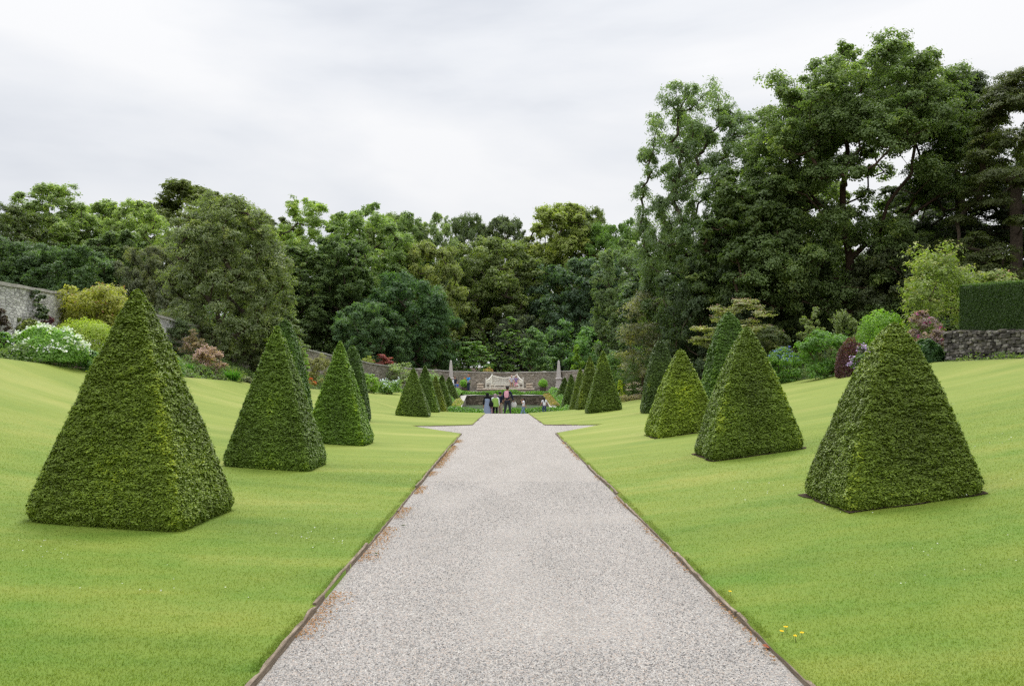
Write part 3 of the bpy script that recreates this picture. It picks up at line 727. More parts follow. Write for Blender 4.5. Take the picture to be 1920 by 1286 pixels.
def low_foliage(name, label, cat, x0, x1, y0, y1, hgt, color, n, leaf=.12, seed=0, kind=None, zfn=None, flowers=None, bumps=1.2):
    rng = np.random.default_rng(seed); x = rng.uniform(x0, x1, n); y = rng.uniform(y0, y1, n)
    g = G(x, y) if zfn is None else zfn(x, y)
    hm = hgt * (.45 + .8 * vnoise(np.stack([x * bumps, y * bumps, 0 * x + seed], 1)))
    ex = np.minimum(np.minimum(x - x0, x1 - x), np.minimum(y - y0, y1 - y)) / (.35 * min(x1 - x0, y1 - y0)); hm = hm * (.3 + .7 * np.clip(ex, 0, 1))
    z = g + hm * rng.uniform(.0, 1, n) ** .4
    P = np.stack([x, y, z], 1); Nn = rng.standard_normal((n, 3)) * .8 + np.array([0, -.5, .8])
    V, Q = leaves(rng, P, Nn, leaf, .7)
    o = obj(name, mesh_np(name, V, Q, var=rng.uniform(0, .95, n)), M['leaf'], color=color)
    tag(o, label, cat, kind=kind)
    if flowers:
        fc, nf, fs = flowers; j = rng.integers(0, n, nf); Pf = P[j] + np.array([0, 0, .03]); Pf[:, 2] = np.maximum(Pf[:, 2], g[j] + hm[j] * .95)
        V, Q = leaves(rng, Pf, rng.standard_normal((nf, 3)) * .4 + np.array([0, -.4, .8]), fs, .9)
        obj('flowers', mesh_np('flowers', V, Q, var=rng.uniform(0, 1, nf)), M['petal'], o, color=fc)['kind'] = 'stuff'
    return o
IVY = (.06, .125, .022)
low_foliage('ivy_edging', 'low ivy hedge along the near edge of the pool behind the visitors', 'hedge', -4.2, 4.3, 57.7, 59.1, .45, IVY, 9000, .13, 21, flowers=((.55, .6, .45), 260, .08))
low_foliage('ivy_edging', 'strip of ivy along the top of the back pool wall below the terrace', 'hedge', -4.4, 4.6, 76.6, 77.9, .36, IVY, 8000, .14, 22, zfn=lambda x, y: .62 + (y - 76.6) * .14)
low_foliage('ivy_edging', 'ivy bank spilling down beside the right pool wall', 'hedge', 3.95, 4.85, 59, 77.5, .5, (.075, .14, .035), 9000, .13, 23, flowers=((.6, .65, .5), 240, .08))
low_foliage('ivy_edging', 'ivy bank spilling down beside the left pool wall', 'hedge', -4.8, -3.8, 59, 77.5, .5, (.08, .14, .035), 8000, .13, 24, flowers=((.6, .62, .45), 200, .08))
low_foliage('stonecrop_plant', 'yellow and orange flowering plant creeping down the right pool wall', 'plant', 3.38, 4.0, 62, 75.5, .32, (.13, .13, .035), 3500, .1, 25, zfn=lambda x, y: np.interp(y, [59, 76], [-.05, .66]), flowers=((.36, .25, .07), 650, .11))
low_foliage('stonecrop_plant', 'yellow flowering plant at the lower left corner of the pool', 'plant', -3.9, -3.2, 60, 67, .4, (.13, .15, .045), 2000, .1, 26, zfn=lambda x, y: np.interp(y, [59, 76], [-.1, .5]), flowers=((.40, .33, .10), 130, .11))

def slab_box(name, x0, x1, y0, y1, z0, z1, mat, label=None, cat=None, group=None, parent=None, bev=.02):
    mb = MB(); cx, cy_ = (x0 + x1) / 2, (y0 + y1) / 2
    mb.box(x0 - cx, x1 - cx, y0 - cy_, y1 - cy_, 0, z1 - z0, bev=bev)
    return tag(obj(name, mb, M[mat], parent, (cx, cy_, z0)), label, cat, group)
TZ = .92
# bench platform: two courses, slab above a rubble riser
r = slab_box('stone_platform', -2.72, 2.86, 85.0, 88.4, TZ - .1, TZ + .17, 'roughstone', 'long low stone platform under the white garden bench', 'platform', bev=.02)
mb = MB()
for k in range(5): mb.box(-2.85 + k * 1.155, -2.85 + (k + 1) * 1.155 - .012, -1.75, 1.72, .273, .38, bev=.015)
obj('slab', mb, M['slab'], r)
PZT = TZ - .1 + .38
def block_seat(x, label):
    r = empty('garden_stool', (x, 86.2, PZT)); g = 'stone block seats either side of the bench'
    for k, zz in enumerate((0, .26)):
        mb = MB(); mb.box(-.26, .26, -.3, .3, zz + .003, zz + .115, bev=.012); obj('support', mb, M['roughstone'], r)
        mb = MB(); mb.box(-.32, .32, -.36, .36, zz + .118, zz + .255, bev=.015); obj('slab', mb, M['slab'], r)
    tag(r, label, 'stone seat', g)
block_seat(-2.45, 'stacked sandstone block seat on the platform left of the white bench')
block_seat(2.5, 'stacked sandstone block seat on the platform right of the white bench')

def bench():
    Z = PZT; r = empty('garden_bench', (0, 86.2, Z)); tag(r, 'long cream garden bench with a scooped high back and angled side wings on the platform', 'bench')
    sh = .45
    pts = np.array([(-1.86, -.62), (-1.27, .40), (1.27, .40), (1.86, -.62)])    # plan of the back line
    inner = np.array([(-1.45, -.70), (-.98, -.12), (.98, -.12), (1.45, -.70)])
    # seat slats following the plan
    for f in range(5):
        mb = MB(); a = pts + (inner - pts) * (f / 5 + .01); b = pts + (inner - pts) * ((f + 1) / 5 - .03)
        V = [(x, y, z) for z in (sh - .035, sh) for P in (a, b) for x, y in P]
        Q = []
        for k in range(3):
            Q += [(8 + k, 9 + k, 13 + k, 12 + k), (k + 1, k, 4 + k, 5 + k), (k, k + 1, 9 + k, 8 + k), (5 + k, 4 + k, 12 + k, 13 + k)]
        Q += [(0, 8, 12, 4), (3, 7, 15, 11)]
        mb.add(V, Q); obj('seat_slat', mb, M['white'], r)
    def bar(nm, p, q, w_=.05, h_=.05, par=r):
        p, q = np.array(p, float), np.array(q, float); mb = MB(); d_ = q - p; L_ = np.linalg.norm(d_)
        z = Vector(d_).to_track_quat('X', 'Z').to_matrix().to_4x4(); z.translation = Vector(p)
        mb.box(0, L_, -w_ / 2, w_ / 2, -h_ / 2, h_ / 2, z); return obj(nm, mb, M['white'], par)
    # legs
    for x, y, zt in ((-1.86, -.62, .98), (1.86, -.62, .98), (-1.27, .42, 1.42), (1.27, .42, 1.42)):
        l = bar('post', (x, y, 0), (x, y, zt), .08, .08)
        mb = MB(); mb.tube([(x, y, zt), (x, y, zt + .03), (x, y, zt + .07), (x, y, zt + .11)], [.03, .05, .04, .006], 8); obj('finial', mb, M['white'], l)
    for x, y in ((-1.45, -.70), (1.45, -.70), (-.98, -.12), (.98, -.12), (-.02, .40)): bar('leg', (x, y, 0), (x, y, sh - .04), .075, .075)
    for a, b in (((-1.45, -.70), (-.98, -.12)), ((-.98, -.12), (.98, -.12)), ((.98, -.12), (1.45, -.70))):
        bar('apron', (*a, sh - .08), (*b, sh - .08), .03, .08); bar('stretcher', (*a, .13), (*b, .13), .035, .05)
    for s in (-1, 1): bar('side_rail', (s * 1.86, -.62, .13), (s * 1.45, -.70, .13), .035, .05); bar('armrest', (s * 1.86, -.62, .68), (s * 1.42, -.72, .68), .09, .035)
    # top rails: scoop in the middle, steep scoops down the wings
    def rail(P0, P1, fn, n=22):
        t = np.linspace(0, 1, n); p = P0[None] + (P1 - P0)[None] * t[:, None]
        mb = MB(); mb.tube(np.c_[p, fn(t)], .045, 6); obj('top_rail', mb, M['white'], r)
        k = int(np.linalg.norm(P1 - P0) / .115)
        rr = bar('lower_rail', (*P0, .56), (*P1, .56), .04, .06)
        for i in range(1, k):
            t_ = i / k; q = P0 + (P1 - P0) * t_; bar('slat', (*q, .56), (*q, float(fn(np.array([t_]))[0])), .022, .05)
    rail(pts[1], pts[2], lambda t: 1.36 - .28 * np.sin(PI * t) ** .8)
    rail(pts[1], pts[0], lambda t: 1.36 - .52 * (1 - (1 - t) ** 2.0) + .0 * t)
    rail(pts[2], pts[3], lambda t: 1.36 - .52 * (1 - (1 - t) ** 2.0))
bench()

def obelisk(px, label):
    Y = 86.3; x = PX(px, Y); r = empty('stone_obelisk', (x, Y, TZ - .02))
    def fr(nm, w0, w1, z0, z1, mat='stone'):
        mb = MB(); a, b = w0 / 2, w1 / 2
        mb.add([(-a, -a, z0), (a, -a, z0), (a, a, z0), (-a, a, z0), (-b, -b, z1), (b, -b, z1), (b, b, z1), (-b, b, z1)], [(3, 2, 1, 0), (4, 5, 6, 7), (0, 1, 5, 4), (1, 2, 6, 5), (2, 3, 7, 6), (3, 0, 4, 7)])
        return obj(nm, mb, M[mat], r)
    fr('footing', .82, .78, 0, .36, 'roughstone'); fr('plinth', .74, .66, .363, .52); fr('pedestal', .56, .52, .523, 1.2); fr('cornice', .62, .76, 1.203, 1.29); fr('cornice', .70, .50, 1.292, 1.38)
    s = fr('shaft', .46, .20, 1.383, 3.02); mb = MB(); mb.add([(-.1, -.1, 3.022), (.1, -.1, 3.022), (.1, .1, 3.022), (-.1, .1, 3.022), (0, 0, 3.2)], [(0, 1, 4, 4)][:0] or [(3, 2, 1, 0)]); mb.P[3] = [np.array([(0, 1, 4), (1, 2, 4), (2, 3, 4), (3, 0, 4)])]
    obj('cap', mb, M['stone'], s)
    tag(r, label, 'obelisk', 'pair of pale stone obelisks on pedestals')
obelisk(845.5, 'pale stone obelisk on a pedestal left of the bench, behind the standing visitors')
obelisk(1047.5, 'pale stone obelisk on a pedestal right of the bench beside the potted bush')

def planter(px, label, seed):
    Y = 86.2; x = PX(px, Y); r = empty('planter', (x, Y, TZ)); rng = np.random.default_rng(seed)
    mb = MB(); mb.tube([(0, 0, 0), (0, 0, .05), (0, 0, .3), (0, 0, .36), (0, 0, .36), (0, 0, .28)], [.28, .3, .37, .4, .35, .33], 14)
    obj('pot', mb, simple('terracotta_dark', (.09, .07, .06), .9, .1, .3, 8), r)
    n = 5000; D = unit(rng.standard_normal((n, 3))); P = D * rng.uniform(.35, 1.1, (n, 1)) * np.array([.5, .5, .42]) * (.7 + .5 * vnoise(D * 2 + seed))[:, None] + np.array([0, 0, .78])
    V, Q = leaves(rng, P, D + rng.standard_normal((n, 3)) * .6 + np.array([0, 0, .4]), .11, .3, D + rng.standard_normal((n, 3)) * .5)
    obj('bush', mesh_np('bush', V, Q, var=rng.uniform(0, 1, n)), M['leaf'], r, color=(.10, .19, .03))
    tag(r, label, 'potted plant', 'dark tubs with green bushes against the wall')
planter(1018, 'dark round tub with a bright green bush between the bench and right obelisk', 1)
planter(872, 'dark round tub with a green bush behind the man in the blue shirt', 2)

# ------------------------------------------------------------------ people
def cloth(col, rough=.85): return simple('cloth', col, rough, .1, .12, 25)
SKIN = simple('skin', (.42, .24, .16), .6, .3, .08, 30); SKIN2 = simple('skin_tan', (.26, .14, .085), .6, .3, .08, 30)
HAIR = simple('dark_hair', (.015, .011, .009), .6, .3, .3, 60); SHOE = simple('shoe', (.5, .5, .52), .6, .3, .1, 20)

def skin_obj(name, verts, edges, radii, mat, parent, root=0, sub=2):
    me = bpy.data.meshes.new(name); me.from_pydata([tuple(v) for v in verts], edges, [])
    o = bpy.data.objects.new(name, me); COL.objects.link(o); me.materials.append(mat); o.parent = parent
    sk = o.modifiers.new('Skin', 'SKIN'); sk.use_smooth_shade = True
    if not me.skin_vertices: me.attributes.new('skin', 'FLOAT', 'POINT')
    sv = me.skin_vertices[0].data
    for i, r in enumerate(radii):
        r = (r, r) if not isinstance(r, tuple) else r
        sv[i].radius = r; sv[i].use_root = (i == root)
    ss = o.modifiers.new('Subdivision', 'SUBSURF'); ss.levels = sub; ss.render_levels = sub
    return o

def person(label, px, topy, Y, h, rz, skin=None, shirt=None, trousers=None, dress=None, hair='short', haircol=None, arms=None, legs=None,
           sleeve=True, shorts=False, scarf=None, shoes=None, cap=None, group=None, seat_z=None, wide=1.0):
    """rz: 0 faces the camera, PI faces away"""
    skin = skin or SKIN; z0 = PZ(topy, Y) - h
    if seat_z is not None: z0 = seat_z
    root = empty('person', (PX(px, Y), Y, z0), rz)
    A = {'l': ((.15, .0, .63), (.155, -.04, .49)), 'r': ((-.15, .0, .63), (-.155, -.04, .49))}
    if arms: A.update(arms)
    Lg = {'l': ((.06, -.015, .28), (.062, 0, .045)), 'r': ((-.06, -.015, .28), (-.062, 0, .045))}
    if legs: Lg.update(legs)
    V, E, R = [], [], []
    def v(p, r, par=None):
        V.append(np.array(p) * h); R.append(tuple(np.array(r) * h) if isinstance(r, tuple) else r * h)
        if par is not None: E.append((par, len(V) - 1))
        return len(V) - 1
    w_ = wide
    pel = v((0, 0, .52), (.075 * w_, .055)); sp_ = v((0, 0, .61), (.068 * w_, .05), pel); ch = v((0, .005, .73), (.082 * w_, .058), sp_); nb = v((0, .005, .815), (.045, .04), ch)
    nk = v((0, 0, .85), .03, nb); hd = v((0, -.008, .895), (.046, .05), nk); ht = v((0, 0, .945), (.05, .056), hd); tp = v((0, 0, .978), (.03, .034), ht)
    for s in (-1, 1): v((s * .052, .004, .915), .009, ht)
    v((0, -.062, .912), .011, hd)
    tips = {}
    for s, k in ((1, 'l'), (-1, 'r')):
        el, wr = A[k]; el = np.array(el); wr = np.array(wr)
        sh = v((s * .105 * w_, 0, .795), .036, nb); e = v(el, .025, sh); w1 = v(wr, .016, e)
        dd = wr - el; dd = dd / np.linalg.norm(dd); cr_ = np.cross(dd, (0, 1, .01)); cr_ = cr_ / (np.linalg.norm(cr_) + 1e-6)
        pm = wr + dd * .035; p = v(pm, (.017, .011), w1); tips[k] = pm + dd * .03
        for i, (o_, ln) in enumerate(((-.016, .036), (-.006, .044), (.005, .041), (.015, .033))):
            a = v(pm + dd * ln * .55 + cr_ * o_, .0052, p); v(pm + dd * ln + cr_ * o_ * 1.1 + np.array([0, -.008, 0]), .0045, a)
        v(wr + dd * .03 - cr_ * .024 * s + np.array([0, -.014, 0]), .0055, w1)
        hip = v((s * .055, 0, .50), .055, pel); kn = v(Lg[k][0], .036, hip); an = v(Lg[k][1], .022, kn)
        f = np.array(Lg[k][1]); fw = np.array(Lg[k].__getitem__(2)) if len(Lg[k]) > 2 else np.array((0, -1, 0))
        v(f + fw * .075 + np.array([0, 0, -.027]), (.02, .014), an)
    skin_obj('body', V, E, R, skin, root)
    # eyes
    for s in (-1, 1): mb = MB(); mb.tube([(s * .02 * h, -.054 * h, .928 * h), (s * .02 * h, -.06 * h, .928 * h)], .006 * h, 6); obj('eye', mb, HAIR, root)
    if shirt:
        V, E, R = [], [], []
        a = v((0, 0, .50), (.082 * w_, .064)); b = v((0, 0, .61), (.080 * w_, .062), a); c = v((0, .004, .73), (.092 * w_, .068), b); d_ = v((0, .004, .815), (.05, .046), c)
        for s, k in ((1, 'l'), (-1, 'r')):
            el, wr = A[k]; e0 = v((s * .108 * w_, 0, .792), .042, d_); el = np.array(el); sh_ = np.array((s * .108 * w_, 0, .792))
            if sleeve: e1 = v(el, .033, e0); v(el + (np.array(wr) - el) * .85, .024, e1)
            else: v(sh_ + (el - sh_) * .65, .034, e0)
        skin_obj('shirt', V, E, R, shirt, root)
    if trousers:
        V, E, R = [], [], []
        a = v((0, 0, .53), (.080 * w_, .062))
        for s, k in ((1, 'l'), (-1, 'r')):
            hp = v((s * .052, 0, .49), (.058, .056), a); kn = np.array(Lg[k][0]); an = np.array(Lg[k][1]); h0 = np.array((s * .055, 0, .5))
            if shorts: v(h0 + (kn - h0) * .85, .05, hp)
            else: k_ = v(kn, .045, hp); v(kn + (an - kn) * .9, .034, k_)
        skin_obj('shorts' if shorts else 'trousers', V, E, R, trousers, root)
    if dress:
        mb = MB(); zz = np.array([.80, .74, .64, .55, .42, .25, .08]) * h; rr = np.array([.06, .105, .10, .11, .125, .14, .155]) * h * w_
        n = 20; an = np.linspace(0, 2 * PI, n, endpoint=False); V_ = []
        for z, r in zip(zz, rr):
            k = 1 + .05 * np.sin(an * 6) * (z < .5 * h)
            V_ += list(np.stack([r * k * np.cos(an), .78 * r * k * np.sin(an), 0 * an + z], 1))
        i = np.arange(len(zz) - 1)[:, None] * n; kk = np.arange(n)[None]; k2 = (kk + 1) % n
        mb.add(V_, np.stack([i + kk, i + kk + n, i + k2 + n, i + k2], -1).reshape(-1, 4)); obj('dress', mb.mesh('dress', True), dress, root)
    def blob(name, c, r, mat, cut=None, par=root):
        u = np.linspace(0, PI, 9); a = np.linspace(0, 2 * PI, 14, endpoint=False)
        V_ = np.array([(math.sin(t) * math.cos(p), math.sin(t) * math.sin(p), math.cos(t)) for t in u for p in a]) * np.array(r) * h + np.array(c) * h
        if cut is not None: V_[:, 2] = np.maximum(V_[:, 2], cut * h)
        mb = MB(); i = np.arange(8)[:, None] * 14; kk = np.arange(14)[None]; k2 = (kk + 1) % 14
        mb.add(V_, np.stack([i + kk, i + kk + 14, i + k2 + 14, i + k2], -1).reshape(-1, 4)); return obj(name, mb.mesh(name, True), mat, par)
    if scarf:
        V, E, R = [], [], []
        t = v((0, .008, .985), .045); a = v((0, .008, .94), (.07, .074), t); b = v((0, .012, .875), (.056, .056), a); c = v((0, .008, .81), (.09, .07), b); v((0, .01, .72), (.105, .078), c)
        skin_obj('headscarf', V, E, R, scarf, root)
    elif hair:
        hc = haircol or HAIR; blob('hair', (0, .012, .945), (.061, .064, .058), hc)
        if hair == 'long':
            mb = MB(); mb.tube(np.array([(0, .045, .94), (0, .06, .87), (0, .07, .79), (0, .07, .72)]) * h, np.array([.045, .045, .035, .012]) * h, 10); obj('ponytail', mb.mesh('ponytail', True), hc, root)
    if cap:
        c_ = blob('cap', (0, .004, .955), (.064, .068, .045), cap, cut=.945); mb = MB(); mb.box(-.04 * h, .04 * h, -.12 * h, -.04 * h, .947 * h, .955 * h, bev=.003); obj('peak', mb, cap, c_)
    if shoes:
        for k in 'lr':
            f = np.array(Lg[k][1]); fw = np.array(Lg[k][2]) if len(Lg[k]) > 2 else np.array((0, -1, 0))
            V, E, R = [], [], []
            a = v(f + np.array([0, 0, -.012]) - fw * .012, .027); v(f + fw * .08 + np.array([0, 0, -.028]), (.024, .017), a); skin_obj('shoe', V, E, R, shoes, root, sub=1)
    tag(root, label, 'person', group)
    root['tips'] = 0; del root['tips']
    return root, tips, h
def held(root, name, mb, mat, label, cat):
    """a carried thing, standing in the world where the person holds it"""
    o = obj(name, mb, mat); o.matrix_world = Matrix.Translation(root.location) @ Matrix.Rotation(root.rotation_euler[2], 4, 'Z')
    tag(o, label, cat); return o
def bagmesh(w_, d_, h_, c=(0, 0, 0), puff=.15):
    mb = MB(); zz = np.linspace(0, 1, 8); n = 12; a = np.linspace(0, 2 * PI, n, endpoint=False); V = []
    for z in zz:
        k = (math.sin(PI * (z * .8 + .1)) ** .35)
        e = 4; rr = 1 / (np.abs(np.cos(a)) ** e + np.abs(np.sin(a)) ** e) ** (1 / e)
        V += list(np.stack([w_ / 2 * k * rr * np.cos(a) + c[0], d_ / 2 * k * rr * np.sin(a) + c[1], 0 * a + (z - .5) * h_ + c[2]], 1))
    i = np.arange(7)[:, None] * n; kk = np.arange(n)[None]; k2 = (kk + 1) % n
    mb.add(V, np.stack([i + kk, i + kk + n, i + k2 + n, i + k2], -1).reshape(-1, 4)[:, ::-1]); mb.P[n] = [np.arange(n)[None][:, ::-1], np.arange(n)[None] + 7 * n]
    return mb
GP = 'visitors looking at the pool'; GT = 'visitors on the terrace'
black = cloth((.012, .012, .014)); navy = cloth((.022, .026, .05)); white = cloth((.72, .73, .76)); denim = cloth((.17, .26, .36)); ddenim = cloth((.04, .06, .13))
# woman in grey blue dress
p, t, h = person('woman in a black headscarf and long grey-blue dress, seen from behind at the path end', 914, 735.5, 51.5, 1.58, PI * .96, shirt=black, dress=cloth((.23, .28, .39)), scarf=black, group=GP, shoes=cloth((.6, .35, .42)))
mb = bagmesh(.26, .13, .3, (-.24, .10, .86)); mb.tube([(-.24, .10, 1.0), (-.12, .12, 1.25), (.05, .06, 1.33), (.1, -.02, 1.3)], .012, 6); held(p, 'shoulder_bag', mb, black, 'black shoulder bag on the woman in the grey-blue dress', 'bag')
person('small child in pale pink clothes, half hidden beside the woman in the grey-blue dress', 922.5, 757, 51.9, .98, PI * .9, shirt=cloth((.62, .38, .44)), trousers=cloth((.66, .42, .48)), hair='long', group=GP, shoes=SHOE)
p, t, h = person('woman in a bright green top with white sleeves and a grey-pink headscarf', 928.5, 737, 51.5, 1.54, PI, shirt=white, trousers=black, scarf=cloth((.33, .24, .26)), group=GP, wide=1.15)
mb = MB(); n = 18; an = np.linspace(0, 2 * PI, n, endpoint=False); V_ = []
for z, r_ in ((.83, .075), (.79, .125), (.70, .135), (.60, .13), (.50, .145), (.47, .145)): V_ += list(np.stack([r_ * h * np.cos(an), .74 * r_ * h * np.sin(an), 0 * an + z * h], 1))
i = np.arange(5)[:, None] * n; kk = np.arange(n)[None]; k2 = (kk + 1) % n
mb.add(V_, np.stack([i + kk, i + kk + n, i + k2 + n, i + k2], -1).reshape(-1, 4)); obj('tunic', mb.mesh('tunic', True), cloth((.27, .43, .10)), p)
person('man in a dark cap, navy t-shirt and khaki trousers, looking down at his hands', 938, 733.5, 52.2, 1.66, PI * .75, skin=SKIN2, shirt=navy, trousers=cloth((.34, .29, .24)), cap=cloth((.08, .07, .085)), sleeve=False, arms={'l': ((.15, -.05, .63), (.06, -.18, .66)), 'r': ((-.15, -.05, .63), (-.05, -.19, .67))}, group=GP, shoes=SHOE)
p, t, h = person('tall bearded man in dark clothes with a pink backpack, holding a pale bag', 951.5, 723.5, 50.2, 1.76, PI * .93, skin=SKIN2, shirt=navy, trousers=cloth((.035, .038, .05)), hair='short', shoes=SHOE, group=GP,
    arms={'l': ((.15, .0, .64), (.16, -.07, .50)), 'r': ((-.16, -.01, .63), (-.19, -.07, .49))}, legs={'l': ((.075, -.02, .28), (.10, .02, .045)), 'r': ((-.075, -.02, .28), (-.11, 0, .045))})
mb = bagmesh(.27, .16, .40, (.02, .19, 1.27)); 
for s in (-1, 1): mb.tube([(s * .09 + .01, .15, 1.42), (s * .11, .06, 1.46), (s * .11, -.06, 1.42), (s * .12, -.1, 1.3), (s * .12, .08, 1.12)], .016, 5)
held(p, 'backpack', mb, cloth((.72, .36, .45)), 'small pink backpack worn by the tall man', 'backpack')
mb = bagmesh(.34, .12, .30, (-.35, -.16, .66)); mb.tube([(-.45, -.16, .78), (-.40, -.15, .9), (-.30, -.14, .9), (-.26, -.16, .78)], .008, 5); held(p, 'carrier_bag', mb, cloth((.55, .54, .52)), 'pale bag hanging from the right hand of the tall man', 'bag')
person('girl in a white sleeveless top and pale jeans, walking left with one arm raised', 981.5, 745, 51.2, 1.2, -PI * .45, shirt=cloth((.72, .73, .78)), trousers=denim, hair='long', sleeve=False, shoes=cloth((.6, .45, .6)), group=GP,
    arms={'l': ((.14, -.08, .70), (.05, -.12, .84)), 'r': ((-.15, .10, .64), (-.19, .16, .52))}, legs={'l': ((.05, -.09, .29), (.055, -.17, .05)), 'r': ((-.05, .04, .28), (-.05, .15, .07))})
person('girl in a white top and dark jeans with a ponytail, standing apart at right', 1020.5, 744, 54, 1.19, PI, shirt=white, trousers=ddenim, hair='long', sleeve=False, shoes=SHOE, group=GP, arms={'l': ((.15, .0, .66), (.20, -.06, .56)), 'r': ((-.15, 0, .66), (-.13, -.1, .60))})
# terrace
p, t, h = person('man in a bright blue shirt and dark jeans on the terrace left of bench', 878.5, 702, 80, 1.66, -PI * .3, shirt=cloth((.03, .26, .62)), trousers=cloth((.03, .04, .06)), hair='short', haircol=simple('ginger_hair', (.35, .14, .07), .7, .2, .2, 50), sleeve=False, group=GT, shoes=black,
    arms={'l': ((.15, -.04, .64), (.13, -.15, .60)), 'r': ((-.14, -.06, .66), (-.05, -.2, .76))})
mb = bagmesh(.16, .07, .12, (-.05, -.40, 1.32)); held(p, 'orange_packet', mb, cloth((.75, .22, .05)), 'small orange packet held up by the man in the blue shirt', 'packet')
person('man in a dark navy top standing behind the visitor in white by the left obelisk', 853, 705, 80.6, 1.6, PI * .1, shirt=navy, trousers=cloth((.10, .16, .24)), hair='short', haircol=simple('brown_hair', (.14, .08, .06), .7, .2, .2, 50), sleeve=False, group=GT, shoes=black)
person('visitor in a long white hooded robe beside the left obelisk', 849.5, 711.5, 79.6, 1.26, -PI * .6, shirt=white, dress=cloth((.66, .70, .76)), scarf=white, group=GT, shoes=SHOE)
person('small child in a blue top with bare legs, by the left obelisk', 858, 717, 79.8, .95, PI * .3, shirt=cloth((.06, .16, .55)), trousers=cloth((.2, .2, .32)), shorts=True, hair='short', haircol=simple('auburn_hair', (.4, .18, .08), .7, .2, .2, 50), sleeve=False, group=GT, shoes=black)
SK = {'l': ((.06, -.20, .50), (.065, -.19, .27)), 'r': ((-.06, -.20, .50), (-.065, -.19, .27))}
HB = simple('straw_hat', (.6, .42, .36), .8, .1, .1, 30)
zs = PZT + .45 - .455 * 1.6
person('person in a pale top, dark shorts and pink cap sitting on the bench', 959.4, 703, 86.15, 1.6, 0, shirt=cloth((.52, .50, .58)), trousers=cloth((.05, .05, .07)), shorts=True, cap=HB, sleeve=False, group=GT, legs=SK, seat_z=zs, shoes=black, arms={'l': ((.14, -.05, .66), (.08, -.17, .58)), 'r': ((-.15, -.03, .66), (-.08, -.17, .57))})
person('person in a purple and blue top and pink trousers sitting by the bench end', 967.6, 702, 86.2, 1.6, 0, shirt=cloth((.22, .17, .34)), trousers=cloth((.62, .26, .36)), cap=HB, sleeve=False, group=GT, legs=SK, seat_z=zs, shoes=black, arms={'l': ((.14, -.05, .66), (.08, -.17, .60)), 'r': ((-.15, -.03, .66), (-.08, -.17, .59))})

